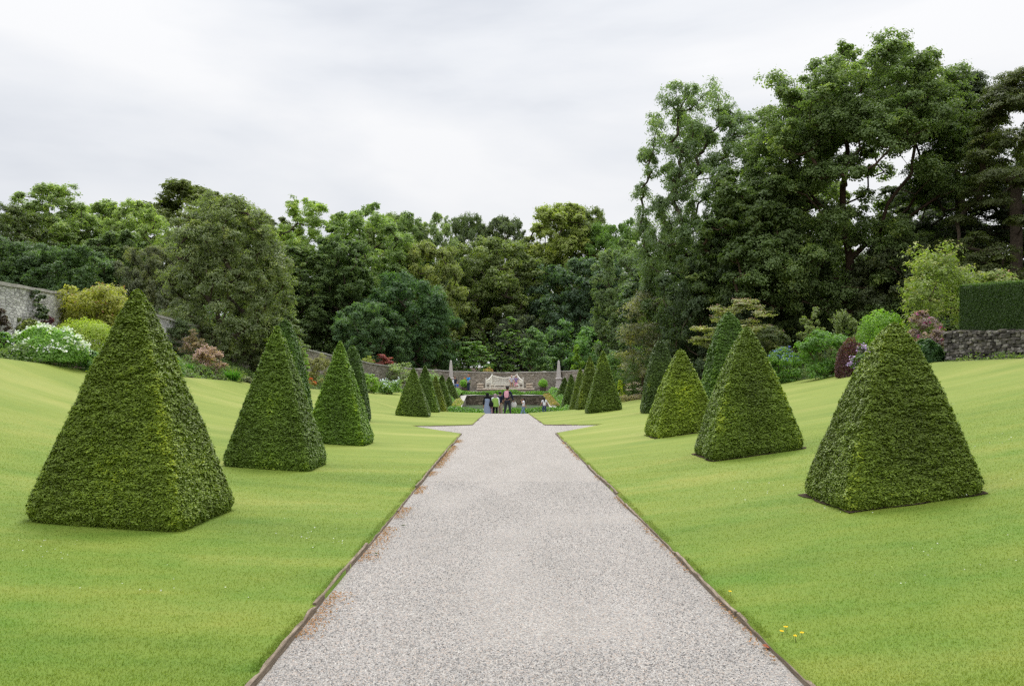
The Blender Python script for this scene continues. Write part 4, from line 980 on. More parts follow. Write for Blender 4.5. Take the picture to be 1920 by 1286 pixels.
# ------------------------------------------------------------------ border shrubs
def shrub(name, label, px, ytop, wpx, Y, color, style='clumpy', leaf=.10, n=9000, seed=1, flowers=None, cat='shrub', group=None, base=None, lean=0, aspect=.55, ncl=None, prof=None, depth=.9, warm=0):
    rng = np.random.default_rng(seed * 7 + 3)
    X = PX(px, Y); z0 = Gf(X, Y) if base is None else base
    H = max(PZ(ytop, Y) - z0, .3); W = wpx * Y / F * (1.13 if style in ('clumpy', 'layered') else 1)
    r = empty(name, (X, Y, z0 - .05)); H += .05
    if style == 'mound':
        D = unit(rng.standard_normal((n, 3))); D[:, 2] = np.abs(D[:, 2])
        lump = .88 + .28 * vnoise(D * 3 + seed)
        P = D * rng.uniform(.86, 1.03, (n, 1)) * lump[:, None] * np.array([W / 2, W / 2 * depth, H * .98])
        Nn = D + rng.standard_normal((n, 3)) * .5 + np.array([0, 0, .2]); C = P[:10] * .6
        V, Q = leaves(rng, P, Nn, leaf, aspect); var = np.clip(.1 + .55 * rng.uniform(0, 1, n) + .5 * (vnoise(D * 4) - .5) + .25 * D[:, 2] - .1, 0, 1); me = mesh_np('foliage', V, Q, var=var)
        top = P[D[:, 2] > .15]; 
    elif style == 'strap':
        m = n; a = rng.uniform(0, 2 * PI, m); el = rng.uniform(.35, 1.5, m); Lh = rng.uniform(.6, 1.1, m) * H * 1.25
        V, Q = [], []; b = rng.uniform(0, .22, (m, 2)) * W * np.stack([np.cos(a), np.sin(a)], 1)
        dirs = np.stack([np.cos(a) * np.cos(el), np.sin(a) * np.cos(el), np.sin(el)], 1); S = np.stack([-np.sin(a), np.cos(a), 0 * a], 1) * leaf * .5
        ks = [0, .35, .7, 1]; wd = [.8, 1, .75, .05]; rows_ = []
        for k, w_ in zip(ks, wd):
            c = np.stack([b[:, 0], b[:, 1], 0 * a], 1) + dirs * (Lh * k)[:, None]; c[:, 2] -= .38 * Lh * k ** 2.2; sp_ = (W * .5 / (Lh * np.cos(el) + .3 * W)); c[:, :2] *= np.minimum(1, sp_[:, None] * 1.2)
            rows_ += [c - S * w_, c + S * w_]
        V = np.stack(rows_, 1).reshape(-1, 3); i = np.arange(m)[:, None] * 8
        Q = np.concatenate([i + np.array([[0, 1, 3, 2]]), i + np.array([[2, 3, 5, 4]]), i + np.array([[4, 5, 7, 6]])]); vv = rng.uniform(.1, .8, m)
        me = mesh_np('foliage', V, Q, var=np.tile(vv, 3)); C = None; top = V[V[:, 2] > H * .5]
    else:
        if style == 'layered': ncl_, rcf, flat, z1 = ncl or 60, .12, .28, .15
        elif style == 'spiky': ncl_, rcf, flat, z1 = ncl or 40, .11, 1.1, .06
        else: ncl_, rcf, flat, z1 = ncl or 40, .15, .72, .08
        rc0 = max(W * rcf, .12); C = clumps_in(rng, ncl_, W, H * z1, H, prof or 'round', rc0, .25, min(flat, .9), depth); C = C + rng.standard_normal(C.shape) * rc0 * .3
        C[:, 2] = np.clip(C[:, 2], rc0 * .3, H - rc0 * flat * .7)
        rc = rc0 * rng.uniform(.65, 1.25, len(C))
        me = crown_mesh(rng, C, rc, max(20, n // len(C)), leaf, flat, upb=.45 if style != 'layered' else 1.3, aspect=aspect, rnd=.7 if style != 'layered' else .45)
        co_ = np.empty(len(me.vertices) * 3, np.float32); me.vertices.foreach_get('co', co_); top = co_.reshape(-1, 3); 
    f = obj('foliage', me, M['leaf'], r, color=color)
    if C is not None:
        br = max(.018, .018 * W); V, Q = skeleton(rng, C[:40], br * 1.4, H * .1, rtip=.008, sides=5); obj('stems', mesh_np('stems', V, Q, smooth=True), M['stem'], r)
    if flowers:
        fc, nf, fs, zmin, per = flowers
        cand = top[top[:, 2] > H * zmin]
        # outermost points of the foliage carry the flower heads
        ce = np.array([0, 0, H * .45]); sc_ = np.linalg.norm((cand - ce) / np.array([W / 2, W / 2, H * .55]), axis=1); cand = cand[sc_ > np.quantile(sc_, .55)]
        cc = cand[rng.integers(0, len(cand), nf)] + unit(rng.standard_normal((nf, 3))) * .03 + (np.array([0, 0, fs * .4]))
        cc = np.repeat(cc, per, 0); m = len(cc); cc = cc + rng.standard_normal((m, 3)) * fs * np.array([.36, .36, .2])
        V, Q = leaves(rng, cc, rng.standard_normal((m, 3)) * .5 + np.array([0, -.35, .9]), fs * .5, .9)
        o = obj('flowers', mesh_np('flowers', V, Q, var=rng.uniform(0, 1, m)), M['petal'], r, color=fc)
        o['kind'] = 'stuff'
    tag(r, label, cat, group); return r
WH = (.72, .74, .70)
# left border
shrub('lacecap_hydrangea', 'rounded hydrangea covered in white lacecap flowers at the left lawn edge', 92, 612, 138, 29.2, (.11, .19, .04), 'mound', .10, 9000, 1, (WH, 210, .17, .2, 7), 'shrub')
shrub('golden_mound_shrub', 'smooth rounded yellow-green mound shrub behind the white hydrangea', 160, 597, 130, 32.3, (.17, .21, .035), 'mound', .07, 14000, 2)
shrub('golden_maple', 'yellow and orange-tinged maple behind the mound shrub in the left border', 178, 536, 138, 35.0, (.175, .175, .045), 'clumpy', .12, 22000, 3, ((.40, .2, .12), 140, .14, .4, 3), 'small tree', aspect=.6, ncl=110, prof='canopy')
shrub('wall_shrub', 'dark grey-green bushy shrub against the pale limestone wall', 66, 543, 48, 31.8, (.055, .075, .04), 'clumpy', .09, 5000, 4)
shrub('purple_shrub', 'small dark purple shrub right of the dark wall shrub', 86, 582, 34, 32.2, (.07, .022, .035), 'clumpy', .08, 3000, 5)
shrub('border_perennial', 'loose brownish-green perennials left of the purple shrub', 44, 585, 62, 31.0, (.12, .14, .05), 'spiky', .10, 6000, 6, cat='plant')
shrub('border_perennial', 'bright green low plants at the far left edge beside the hydrangea', 8, 625, 62, 28.4, (.11, .19, .045), 'spiky', .10, 6000, 7, ((.2, .2, .5), 12, .07, .5, 3), cat='plant')
shrub('red_leaved_shrub', 'dark brownish shrub cut off by the left picture edge below the wall', 2, 578, 30, 29.6, (.06, .045, .035), 'clumpy', .08, 2500, 8)
shrub('wall_climber', 'narrow green climber growing up the limestone wall', 104, 561, 9, 34.2, (.08, .12, .04), 'spiky', .08, 900, 9, prof='column', cat='climber')
shrub('border_perennial', 'small green plants at the right foot of the white hydrangea', 168, 655, 42, 29.8, (.09, .15, .06), 'clumpy', .09, 3000, 10, cat='plant')
shrub('border_perennial', 'green border plants just right of the largest yew pyramid', 320, 668, 60, 36.5, (.09, .14, .05), 'clumpy', .09, 4000, 13, ((.5, .3, .32), 20, .08, .4, 3), cat='plant')
shrub('pink_shrub', 'bushy shrub with dusty pink foliage in front of the big grey-green evergreen', 392, 645, 66, 42.5, (.21, .15, .13), 'clumpy', .09, 6000, 11, ((.60, .40, .38), 240, .12, .3, 3))
shrub('pink_shrub', 'thin taller pinkish brown shrub left of the dusty pink one', 363, 618, 48, 43.5, (.15, .115, .08), 'clumpy', .09, 3500, 12, ((.5, .33, .3), 60, .1, .3, 3))
AG = 'clumps of green strap leaves along the left lawn edge'
for i, (px, Y, w_, lab) in enumerate(((350, 40.2, 34, 'clump of strap leaves under the thin pinkish brown shrub, leftmost of the three'), (396, 42.6, 42, 'clump of green strap leaves under the dusty pink shrub'), (434, 43.6, 50, 'widest clump of green strap leaves, at the foot of the big evergreen'))):
    shrub('strap_leaved_plant', lab, px, (676, 684, 686)[i], w_, Y, (.05, .115, .022), 'strap', .045, 420, 14 + i, cat='plant', group=AG)
shrub('border_perennial', 'small pale-flowered plant between the strap leaves and the second yew pyramid', 466, 708, 30, 45, (.12, .13, .07), 'clumpy', .08, 2200, 18, ((.55, .5, .42), 25, .08, .3, 3), cat='plant')
shrub('variegated_shrub', 'yellow-green shrub peeping above the second left yew pyramid', 512, 585, 40, 50, (.20, .25, .05), 'clumpy', .12, 3500, 19)
shrub('olive_shrub', 'rounded grey-green bush leaning out right of the big evergreen', 540, 572, 78, 54, (.10, .125, .06), 'clumpy', .12, 7000, 20)
shrub('wall_shrub', 'bright green leafy shrub against the curved wall behind the slim left cone', 570, 655, 26, 57, (.14, .22, .03), 'clumpy', .12, 2500, 21)
shrub('wall_shrub', 'straggly olive shrub against the curved wall between the left pyramids', 600, 664, 62, 59, (.15, .145, .065), 'spiky', .10, 6000, 22)
shrub('orange_flowers', 'small clump of orange-red flowers at the lawn edge between two left pyramids', 583, 711, 22, 56.5, (.17, .15, .04), 'spiky', .10, 1200, 23, ((.62, .13, .04), 70, .13, .3, 4), cat='plant')
shrub('border_perennial', 'yellow-green border plants right of the third left yew pyramid', 692, 700, 44, 68, (.14, .21, .04), 'clumpy', .12, 4000, 24, ((.2, .25, .6), 14, .12, .4, 3), cat='plant')
shrub('mophead_hydrangea', 'low hydrangea with white and pale blue heads by the left far lawn', 728, 712, 50, 70, (.11, .17, .05), 'clumpy', .12, 4500, 25, ((.60, .66, .74), 70, .2, .2, 5))
shrub('climbing_rose', 'loose pale-flowered climber rising over the curved wall above the far left pyramids', 748, 678, 72, 78, (.13, .16, .08), 'clumpy', .15, 4500, 26, ((.6, .58, .5), 60, .15, .3, 3), cat='climber')
shrub('border_perennial', 'green plants between the climbing rose and the left obelisk', 800, 698, 66, 79, (.09, .15, .04), 'clumpy', .13, 4000, 27, ((.55, .5, .5), 25, .12, .4, 3), cat='plant')
shrub('red_leaved_shrub', 'reddish purple shrub showing over the curved wall at left', 716, 664, 54, 82, (.17, .05, .05), 'layered', .16, 3500, 28, base=1.4)
shrub('border_shrub', 'yellow-green shrub beside the reddish one over the curved wall', 690, 667, 40, 80, (.18, .2, .05), 'clumpy', .14, 2500, 29, base=1.4)
shrub('orange_flowers', 'orange flower heads just showing over the wall behind the bench', 915, 688, 24, 94, (.2, .17, .06), 'clumpy', .16, 900, 30, ((.66, .32, .12), 30, .2, .4, 3), cat='plant', base=2.2)
shrub('border_perennial', 'shrubby plants low on the left between far pyramid and the wall', 770, 722, 40, 73, (.09, .14, .04), 'clumpy', .13, 2500, 31, cat='plant')
# right border
shrub('yellow_rhododendron', 'tall loose shrub with glossy yellow-green leaves behind the clipped hedge', 1768, 466, 215, 35.5, (.115, .145, .04), 'clumpy', .17, 11000, 40, ((.30, .31, .1), 240, .2, .3, 4), aspect=.42, ncl=75, prof='wide')
shrub('yellow_rhododendron', 'yellow-green leafy shrub rising just over the top of the clipped hedge', 1880, 505, 120, 33.5, (.12, .145, .045), 'clumpy', .15, 5000, 41, ((.45, .28, .2), 30, .12, .6, 3), aspect=.45)
shrub('smoke_bush', 'greyish purple shrub with magenta flowers left of the clipped hedge', 1733, 583, 82, 33, (.17, .125, .135), 'clumpy', .09, 8000, 42, ((.42, .05, .22), 26, .16, .3, 5))
shrub('ivy_bush', 'dark green ivy bush at the end of the drystone wall', 1737, 640, 62, 32.1, (.03, .065, .018), 'mound', .12, 5000, 43)
shrub('bright_mound_shrub', 'bright green mounded shrub above the nearest right yew pyramid', 1655, 581, 104, 37, (.10, .17, .025), 'mound', .10, 9000, 44)
shrub('purple_barberry', 'dark purple rounded shrub beside the lilac hydrangea', 1598, 639, 62, 35.2, (.06, .024, .028), 'mound', .08, 6000, 45)
shrub('mophead_hydrangea', 'hydrangea with lilac and white heads left of the nearest right yew pyramid', 1614, 648, 42, 34.0, (.09, .13, .05), 'clumpy', .11, 3000, 46, ((.50, .36, .66), 60, .17, .2, 7))
shrub('green_rhododendron', 'large rounded mid-green shrub at the right lawn edge', 1548, 610, 118, 38.5, (.07, .13, .03), 'clumpy', .10, 12000, 47, ncl=40)
shrub('grey_green_shrub', 'airy grey-green shrub behind the rounded mid-green one', 1585, 580, 110, 42, (.12, .145, .06), 'spiky', .11, 9000, 48)
shrub('grey_green_shrub', 'upright pale olive shrub left of the airy grey-green one', 1524, 572, 64, 43.5, (.13, .155, .06), 'spiky', .11, 5000, 49)
shrub('mophead_hydrangea', 'blue-flowered hydrangea with bare brown stems right of the second right yew', 1466, 652, 84, 42.5, (.085, .15, .035), 'clumpy', .12, 6000, 50, ((.13, .17, .50), 60, .14, .45, 6))
shrub('layered_dogwood', 'wide tiered shrub tinged pink behind the tallest yew cone', 1380, 558, 178, 48, (.14, .145, .065), 'layered', .14, 15000, 51, ((.34, .22, .16), 300, .14, .4, 3), 'small tree', ncl=60)
shrub('dark_shrub', 'dark olive shrub filling the gap right of the tiered dogwood', 1450, 610, 90, 46, (.06, .075, .03), 'clumpy', .11, 7000, 52)
shrub('whitebeam_shrub', 'tall loose grey-brown shrub behind the dark rounded yew cone', 1215, 548, 150, 63, (.115, .115, .07), 'clumpy', .18, 13000, 53, ((.34, .36, .33), 90, .2, .4, 3), 'small tree', aspect=.4, ncl=44)
shrub('dark_shrub', 'dark green shrub at the foot of the grey-brown loose shrub', 1205, 665, 110, 62, (.06, .09, .03), 'clumpy', .13, 7000, 54)
shrub('green_shrub', 'mid-green shrub right of the largest far right yew pyramid', 1150, 655, 70, 68, (.075, .125, .04), 'clumpy', .14, 6000, 55)
shrub('mophead_hydrangea', 'cream-headed hydrangea right of the far right yew pyramids', 1188, 718, 44, 61.5, (.12, .16, .06), 'clumpy', .12, 4000, 56, ((.70, .58, .48), 75, .22, .25, 6))
shrub('yellow_flowers', 'clump of yellow-green flowers between the cream hydrangea and far yews', 1163, 713, 24, 61.5, (.22, .26, .03), 'spiky', .12, 1500, 57, ((.62, .55, .06), 30, .12, .3, 3), cat='plant')
shrub('low_bedding', 'low brownish pink bedding in front of the cream hydrangea', 1188, 740, 66, 59.5, (.15, .13, .075), 'clumpy', .10, 3500, 58, ((.45, .28, .3), 50, .1, .2, 3), cat='plant')
# beyond the curved wall
shrub('clipped_round_tree', 'small round-headed green tree behind the wall left of the right obelisk', 1003, 615, 80, 94.5, (.075, .125, .045), 'clumpy', .24, 9000, 60, cat='tree', ncl=36, prof='round')
shrub('bright_conifer', 'small bright green feathery conifer right of the right obelisk', 1083, 646, 50, 92.5, (.12, .19, .022), 'spiky', .18, 5000, 61, cat='tree', prof='cone')
shrub('light_green_shrub', 'pale green bush behind the bright feathery conifer', 1098, 612, 96, 96, (.085, .15, .05), 'clumpy', .24, 8000, 62, ncl=36)
shrub('light_green_shrub', 'mid-green leafy sapling between the round-headed tree and the pale green bush', 1056, 598, 70, 98, (.065, .115, .045), 'clumpy', .24, 5000, 63)
shrub('woodland_sapling', 'thin bright leafy sapling below the open brown-green tree', 955, 592, 44, 100, (.09, .15, .03), 'layered', .26, 3500, 64, cat='tree')
shrub('woodland_sapling', 'low bright green foliage behind the wall right of the left obelisk', 885, 640, 90, 97, (.08, .14, .03), 'layered', .24, 6500, 65, cat='tree')

shrub('dark_shrub', 'dark green shrub filling the foot of the garden wall left of the big evergreen', 335, 598, 92, 45.5, (.06, .08, .035), 'clumpy', .11, 8000, 70)
shrub('dark_shrub', 'olive bushy shrub in front of the wall right of the big evergreen foot', 500, 640, 90, 50, (.075, .09, .04), 'clumpy', .12, 8000, 71)
def border(side, edge, w0, w1, label, seed):
    rng = np.random.default_rng(seed); n = 42000; y = 24 + 52 * rng.uniform(0, 1, n); t = rng.uniform(0, 1, n)
    x = edge(y) + side * (w0 + (w1 - w0) * t); hm = (.12 + .75 * vnoise(np.stack([x * .9, y * .9, 0 * x], 1)) ** 1.5) * np.clip(t * 5 + .35, 0, 1)
    z = G(x, y) - .1 + hm * rng.uniform(0, 1, n) ** .5; sp = vnoise(np.stack([x * .6 + 9, y * .6, 0 * x], 1))
    V, Q = leaves(rng, np.stack([x, y, z], 1), rng.standard_normal((n, 3)) * .8 + np.array([0, -.4, .8]), .11, .5)
    o = obj('ground_cover', mesh_np('cover', V, Q, var=np.clip(sp * 1.1 - .1 + rng.uniform(-.2, .2, n), 0, 1)), M['leaf'], color=(.075, .11, .035)); tag(o, label, 'ground cover', kind='stuff')
border(-1, edgeL, .1, 3.4, 'mixed low planting under the shrubs of the left border', 72)
border(1, edgeR, .1, 4.5, 'mixed low planting under the shrubs of the right border', 73)

# ------------------------------------------------------------------ trees
ARCH = {}
for sd, suf in ((101, ''), (131, 'b')):
    ARCH['A' + suf] = tree_meshes(sd, 20, 13, 1.0, 'canopy', 230, .085, 470, .27, .33, 6.0, flat=.95)
    ARCH['B' + suf] = tree_meshes(sd + 1, 22, 11, 1.5, 'canopy', 230, .085, 470, .27, .28, 8.0, flat=1.0, droop=.1, aspect=.42, Tdown=.9)
    ARCH['C' + suf] = tree_meshes(sd + 2, 20, 9, 1.0, 'canopy', 220, .10, 470, .25, .26, 6.0, flat=1.0)
    ARCH['D' + suf] = tree_meshes(sd + 3, 12, 12, -.5, 'canopy', 220, .085, 470, .24, .3, 3.0, flat=.9)
    ARCH['A2' + suf] = tree_meshes(sd + 4, 20, 13, 1.5, 'canopy', 230, .085, 470, .27, .36, 6.0, flat=.75)
DIM = {'A': (20, 13), 'B': (22, 11), 'C': (20, 9), 'D': (12, 12), 'A2': (20, 13)}
GB = 'trees of the wood beyond the garden wall'
TREES = [
 (15, 388, 150, 78, 'A', (.045, .065, .022), 'dark rounded woodland tree at the far left picture edge'),
 (95, 349, 170, 86, 'B', (.10, .14, .055), 'tall pale grey-green ash above the white hydrangea at left'),
 (190, 366, 135, 92, 'C', (.095, .135, .05), 'tall mid-green tree right of the pale ash at the far left'),
 (262, 376, 130, 82, 'B', (.12, .165, .06), 'pale green feathery tree directly above the largest yew pyramid'),
 (378, 350, 215, 140, 'A2', (.05, .068, .018), 'dark spreading tree on the skyline behind the big grey-green evergreen'),
 (35, 450, 190, 62, 'D', (.035, .062, .025), 'dark low tree above the limestone wall at the far left'),
 (150, 462, 160, 60, 'D', (.04, .072, .028), 'dark green spreading tree above the golden maple'),
 (225, 425, 120, 68, 'C', (.055, .085, .035), 'mid-green tree behind the tip of the largest yew pyramid'),
 (288, 455, 110, 60, 'D', (.07, .085, .05), 'grey-green tree between the largest yew tip and the big evergreen'),
 (492, 386, 120, 132, 'A2', (.048, .066, .02), 'dark flat-topped skyline tree right of the big evergreen'),
 (582, 374, 150, 101, 'B', (.10, .145, .045), 'light green rounded ash right of the big evergreen crown'),
 (560, 455, 110, 93, 'C', (.055, .085, .032), 'ivy-dark tall tree below the light green rounded ash'),
 (692, 386, 165, 102, 'B', (.095, .14, .055), 'wide light grey-green ash above the third left yew pyramid'),
 (640, 432, 110, 94, 'C', (.052, .085, .03), 'mid-green tree with a dark forked stem above the third left pyramid'),
 (766, 388, 78, 110, 'C', (.075, .115, .04), 'narrow pointed tree on the skyline left of centre'),
 (733, 398, 120, 128, 'A', (.07, .10, .035), 'rounded skyline tree in the gap behind the wide grey-green ash'),
 (822, 400, 90, 112, 'B', (.09, .125, .06), 'small pale skyline tree above the far left yew pyramids'),
 (800, 450, 120, 103, 'A', (.10, .125, .045), 'yellowish tufted tree left of the open brown-green tree'),
 (878, 402, 84, 122, 'A', (.055, .08, .035), 'dark round skyline tree above the left obelisk'),
 (945, 402, 100, 122, 'A', (.05, .07, .034), 'dark round skyline tree just left of the central dip'),
 (930, 450, 172, 114, 'A', (.078, .105, .04), 'open brown-green tree with dark stems behind the bench wall'),
 (768, 516, 150, 92, 'D', (.032, .065, .026), 'dense dark green tree above the nearest far left yew pyramid'),
 (693, 562, 120, 87, 'D', (.042, .078, .034), 'dark green tree overhanging the wall above the slim left cone'),
 (1046, 366, 130, 122, 'C', (.115, .145, .042), 'tall yellowish-green tree standing highest at the central skyline'),
 (1092, 392, 130, 124, 'A', (.072, .098, .036), 'brownish-green tree right of the tall yellowish one'),
 (1150, 397, 105, 118, 'A2', (.055, .10, .022), 'bright green flat-topped tree left of the tall right ash'),
 (1100, 478, 190, 111, 'D', (.035, .062, .034), 'blue-green dense tree behind the right obelisk'),
 (972, 590, 90, 107, 'D', (.045, .06, .038), 'dull grey-green low tree behind the bench wall, right of the forked stems'),
 (1180, 450, 120, 92, 'B', (.075, .11, .055), 'soft grey-green tree at the foot of the tall right ash'),
 (1245, 455, 150, 72, 'C', (.05, .08, .042), 'dense grey-green tree filling below the tall right ash'),
 (1505, 322, 170, 76, 'A', (.065, .095, .018), 'bright backlit tree seen between the ash and the great sycamore'),
 (1735, 330, 190, 68, 'C', (.03, .045, .017), 'dark tree behind the right-hand limbs of the great sycamore'),
 (1490, 450, 170, 58, 'D', (.032, .05, .018), 'dark low tree left of the sycamore trunk'),
 (1700, 450, 190, 54, 'D', (.045, .06, .028), 'low dark tree right of the sycamore trunk'),
 (1345, 470, 180, 58, 'D', (.035, .055, .026), 'dark low tree behind the tiered dogwood'),
 (1600, 470, 150, 66, 'D', (.05, .075, .03), 'shaded tree directly behind the sycamore trunk'),
 (1420, 330, 120, 80, 'C', (.04, .06, .025), 'dark narrow tree behind the right ash'),
]
rt = random.Random(12)
for i, (px, yt, wpx, Y, a, c, lab) in enumerate(TREES):
    X = PX(px, Y); z = Gf(X, Y) - .2; H, W = DIM[a]; hh = PZ(yt, Y) - z; ww = wpx * Y / F
    tree('woodland_tree', lab, 'tree', ARCH[a + ('b' if i % 2 else '')], (X, Y, z), tuple(v * k_ for v, k_ in zip(c, (1.34, 1.22, 1.18))), GB, (ww / W * 1.22, ww / W * 1.22, hh / H), rt.uniform(0, 6.28))
# a few more of the wood just outside the picture on both sides
for px, yt, wpx, Y, a, c, lab in ((-120, 380, 200, 70, 'A', (.05, .075, .025), 'woodland tree beyond the left picture edge'), (2050, 200, 300, 56, 'A', (.04, .06, .02), 'woodland tree beyond the right picture edge')):
    X = PX(px, Y); z = Gf(X, Y) - .2; H, W = DIM[a]
    tree('woodland_tree', lab, 'tree', ARCH[a], (X, Y, z), c, GB, (wpx * Y / F / W,) * 2 + ((PZ(yt, Y) - z) / H,), 1.0)

# great sycamore, open umbrella crown on a forked trunk
def hero():
    Y = 55.0; X = PX(1594, Y); z = Gf(X, Y) - .2; H = PZ(58, Y) - z
    rng = np.random.default_rng(77); C = []
    cx, cz, ax, az = .9, H - 8.0, 7.6, 7.2
    K = .0344
    def q(px, py, dy=0): return ((px - 1594) * K, dy, (590 - py) * K)
    while len(C) < 260:
        d_ = unit(rng.standard_normal((1, 3)))[0]; p = d_ * rng.uniform(.25, 1) ** .45
        if p[2] < -.30 - .25 * abs(p[0]): continue
        if p[2] < .05 and rng.random() < .62: continue
        wob = .9 + .2 * vnoise(np.array([d_ * 2.2]))[0]
        C.append((p[0] * ax * wob + cx, p[1] * ax * .8, p[2] * az * wob + cz))
    for x0, x1, y0, y1, n_ in ((1375, 1500, 330, 470, 40), (1440, 1560, 300, 420, 16), (1500, 1600, 420, 520, 16), (1640, 1800, 330, 470, 46), (1600, 1700, 400, 520, 22), (1430, 1500, 200, 290, 16), (1480, 1720, 290, 400, 30), (1530, 1770, 84, 150, 46), (1438, 1540, 135, 260, 28), (1740, 1830, 120, 240, 26)):
        for _ in range(n_): C.append(q(rng.uniform(x0, x1), rng.uniform(y0, y1), rng.uniform(-3, 3)))
    limbs = [(q(1592, 372), [q(1582, 300, .2), q(1578, 235, -.3), q(1592, 165, .2), q(1582, 115, 0)]),
             (q(1592, 372), [q(1570, 340, -.8), q(1540, 308, -1.2), q(1496, 262, -1.5), q(1460, 236, -1)]),
             (q(1582, 300), [q(1542, 262, .8), q(1506, 205, 1.2), q(1478, 150, 1)]),
             (q(1592, 380), [q(1640, 326, -.5), q(1652, 272, -1), q(1692, 222, -1.2), q(1702, 150, -1)]),
             (q(1640, 326), [q(1668, 300, .5), q(1722, 270, 1.5), q(1760, 200, 1)]),
             (q(1592, 440), [q(1650, 408, 1), q(1712, 362, 1.6), q(1752, 300, 2), q(1782, 222, 2)]),
             (q(1582, 240), [q(1620, 190, 1), q(1645, 120, 1.5)])]
    C = np.array(C); C = C[C[:, 2] < H - 1.1]; rc = rng.uniform(.65, 1.25, len(C))
    V, Q = skeleton(rng, C, .37, (590 - 372) * K, rtip=.016, sides=8, limbs=limbs)
    cr_ = crown_mesh(rng, C, rc, 800, .15, .85, upb=.5, aspect=.75, shell=.35)
    tree('great_sycamore', 'great spreading sycamore on a tall forked trunk at right, highest tree of all', 'tree', (mesh_np('trunk', V, Q, smooth=True), cr_), (X, Y, z), (.09, .122, .045), bark='redbark')
hero()
def ash():
    Y = 62.0; X = PX(1318, Y); z = Gf(X, Y) - .2; H = PZ(156, Y) - z
    rng = np.random.default_rng(78)
    C = clumps_in(rng, 300, 10.2, 2.0, H, 'canopy', 1.0, .12, .9); C2 = np.stack([rng.uniform(-4.4, -2.2, 16), rng.uniform(-2, 2, 16), rng.uniform(H * .5, H * .86, 16)], 1)
    C = np.concatenate([C, C2]); C = C[~((C[:, 2] > H * .62) & (rng.uniform(0, 1, len(C)) < .3))]
    C[:, 0] += .9 * (C[:, 2] / H - .5); C[:, 2] = np.minimum(C[:, 2], H - .6)
    rc = rng.uniform(.6, 1.1, len(C)); V, Q = skeleton(rng, C, .42, 7, rtip=.03, sides=7)
    cr_ = crown_mesh(rng, C, rc, 560, .2, .95, droop=.3, upb=.3, aspect=.36, shell=.3, Tdown=.9)
    tree('tall_ash', 'tall grey-green ash with thin upper branches showing, left of the great sycamore', 'tree', (mesh_np('trunk', V, Q, smooth=True), cr_), (X, Y, z), (.10, .135, .065))
    Y = 56.0; X = PX(1405, Y); z = Gf(X, Y) - .2; H = PZ(318, Y) - z
    ms = tree_meshes(79, H, 7.6, 2.2, 'canopy', 120, .12, 600, .25, .3, 4.5, flat=.7)
    tree('woodland_tree', 'olive-green tree in front of the tall ash, its trunk above the tiered dogwood', 'tree', ms, (X, Y, z), (.06, .085, .028), GB, bark='redbark')
ash()
def evergreen():
    Y = 50.5; X = PX(424, Y); z = Gf(X, Y) - .2; H = PZ(372, Y) - z
    ms = tree_meshes(80, H, 8.4, .4, 'column', 290, .085, 460, .16, .34, 1.6, flat=.9, droop=.1, aspect=.42, shell=.45)
    tree('grey_green_evergreen', 'big bushy grey-green evergreen reaching to the ground in the left border', 'tree', ms, (X, Y, z), (.105, .125, .06))
evergreen()
def conifers():
    def ms(seed, H, W, z0):
        rng = np.random.default_rng(seed); C = []
        for k in range(150):
            f = rng.uniform(0, 1) ** .9; a = rng.uniform(0, 2 * PI); R = W / 2 * (1 - f) ** .6 * math.sqrt(rng.uniform(.15, 1)) + .3
            C.append((R * math.cos(a), R * math.sin(a), z0 + (H - z0 - .5) * f - .12 * R))
        C = np.array(C); rc = rng.uniform(.7, 1.35, len(C)); V, Q = skeleton(rng, C, .38, H * .6, rtip=.03)
        return mesh_np('trunk', V, Q, smooth=True), crown_mesh(rng, C, rc, 800, .16, .34, droop=.28, upb=.8, aspect=.4, rnd=.6)
    a = ms(81, 19, 8.5, 4.2); b = ms(82, 17, 9, 4.0)
    for (px, yt, wpx, Y, m, H, W, c, lab) in ((1800, 105, 235, 57, a, 19, 8.5, (.034, .048, .02), 'tall dark conifer just right of the great sycamore'),
            (1905, 118, 270, 49, b, 17, 9, (.052, .064, .02), 'tall olive-dark conifer at the right picture edge above the hedge'),
            (1865, 300, 200, 54, b, 17, 9, (.032, .044, .018), 'lower dark conifer behind the hedge between the two tall conifers')):
        X = PX(px, Y); z = Gf(X, Y) - .2
        tree('dark_conifer', lab, 'tree', m, (X, Y, z), c, 'dark conifers above the clipped hedge', (wpx * Y / F / W, wpx * Y / F / W, (PZ(yt, Y) - z) / H), seed_r.uniform(0, 6), bark='bark')
seed_r = random.Random(4); conifers()

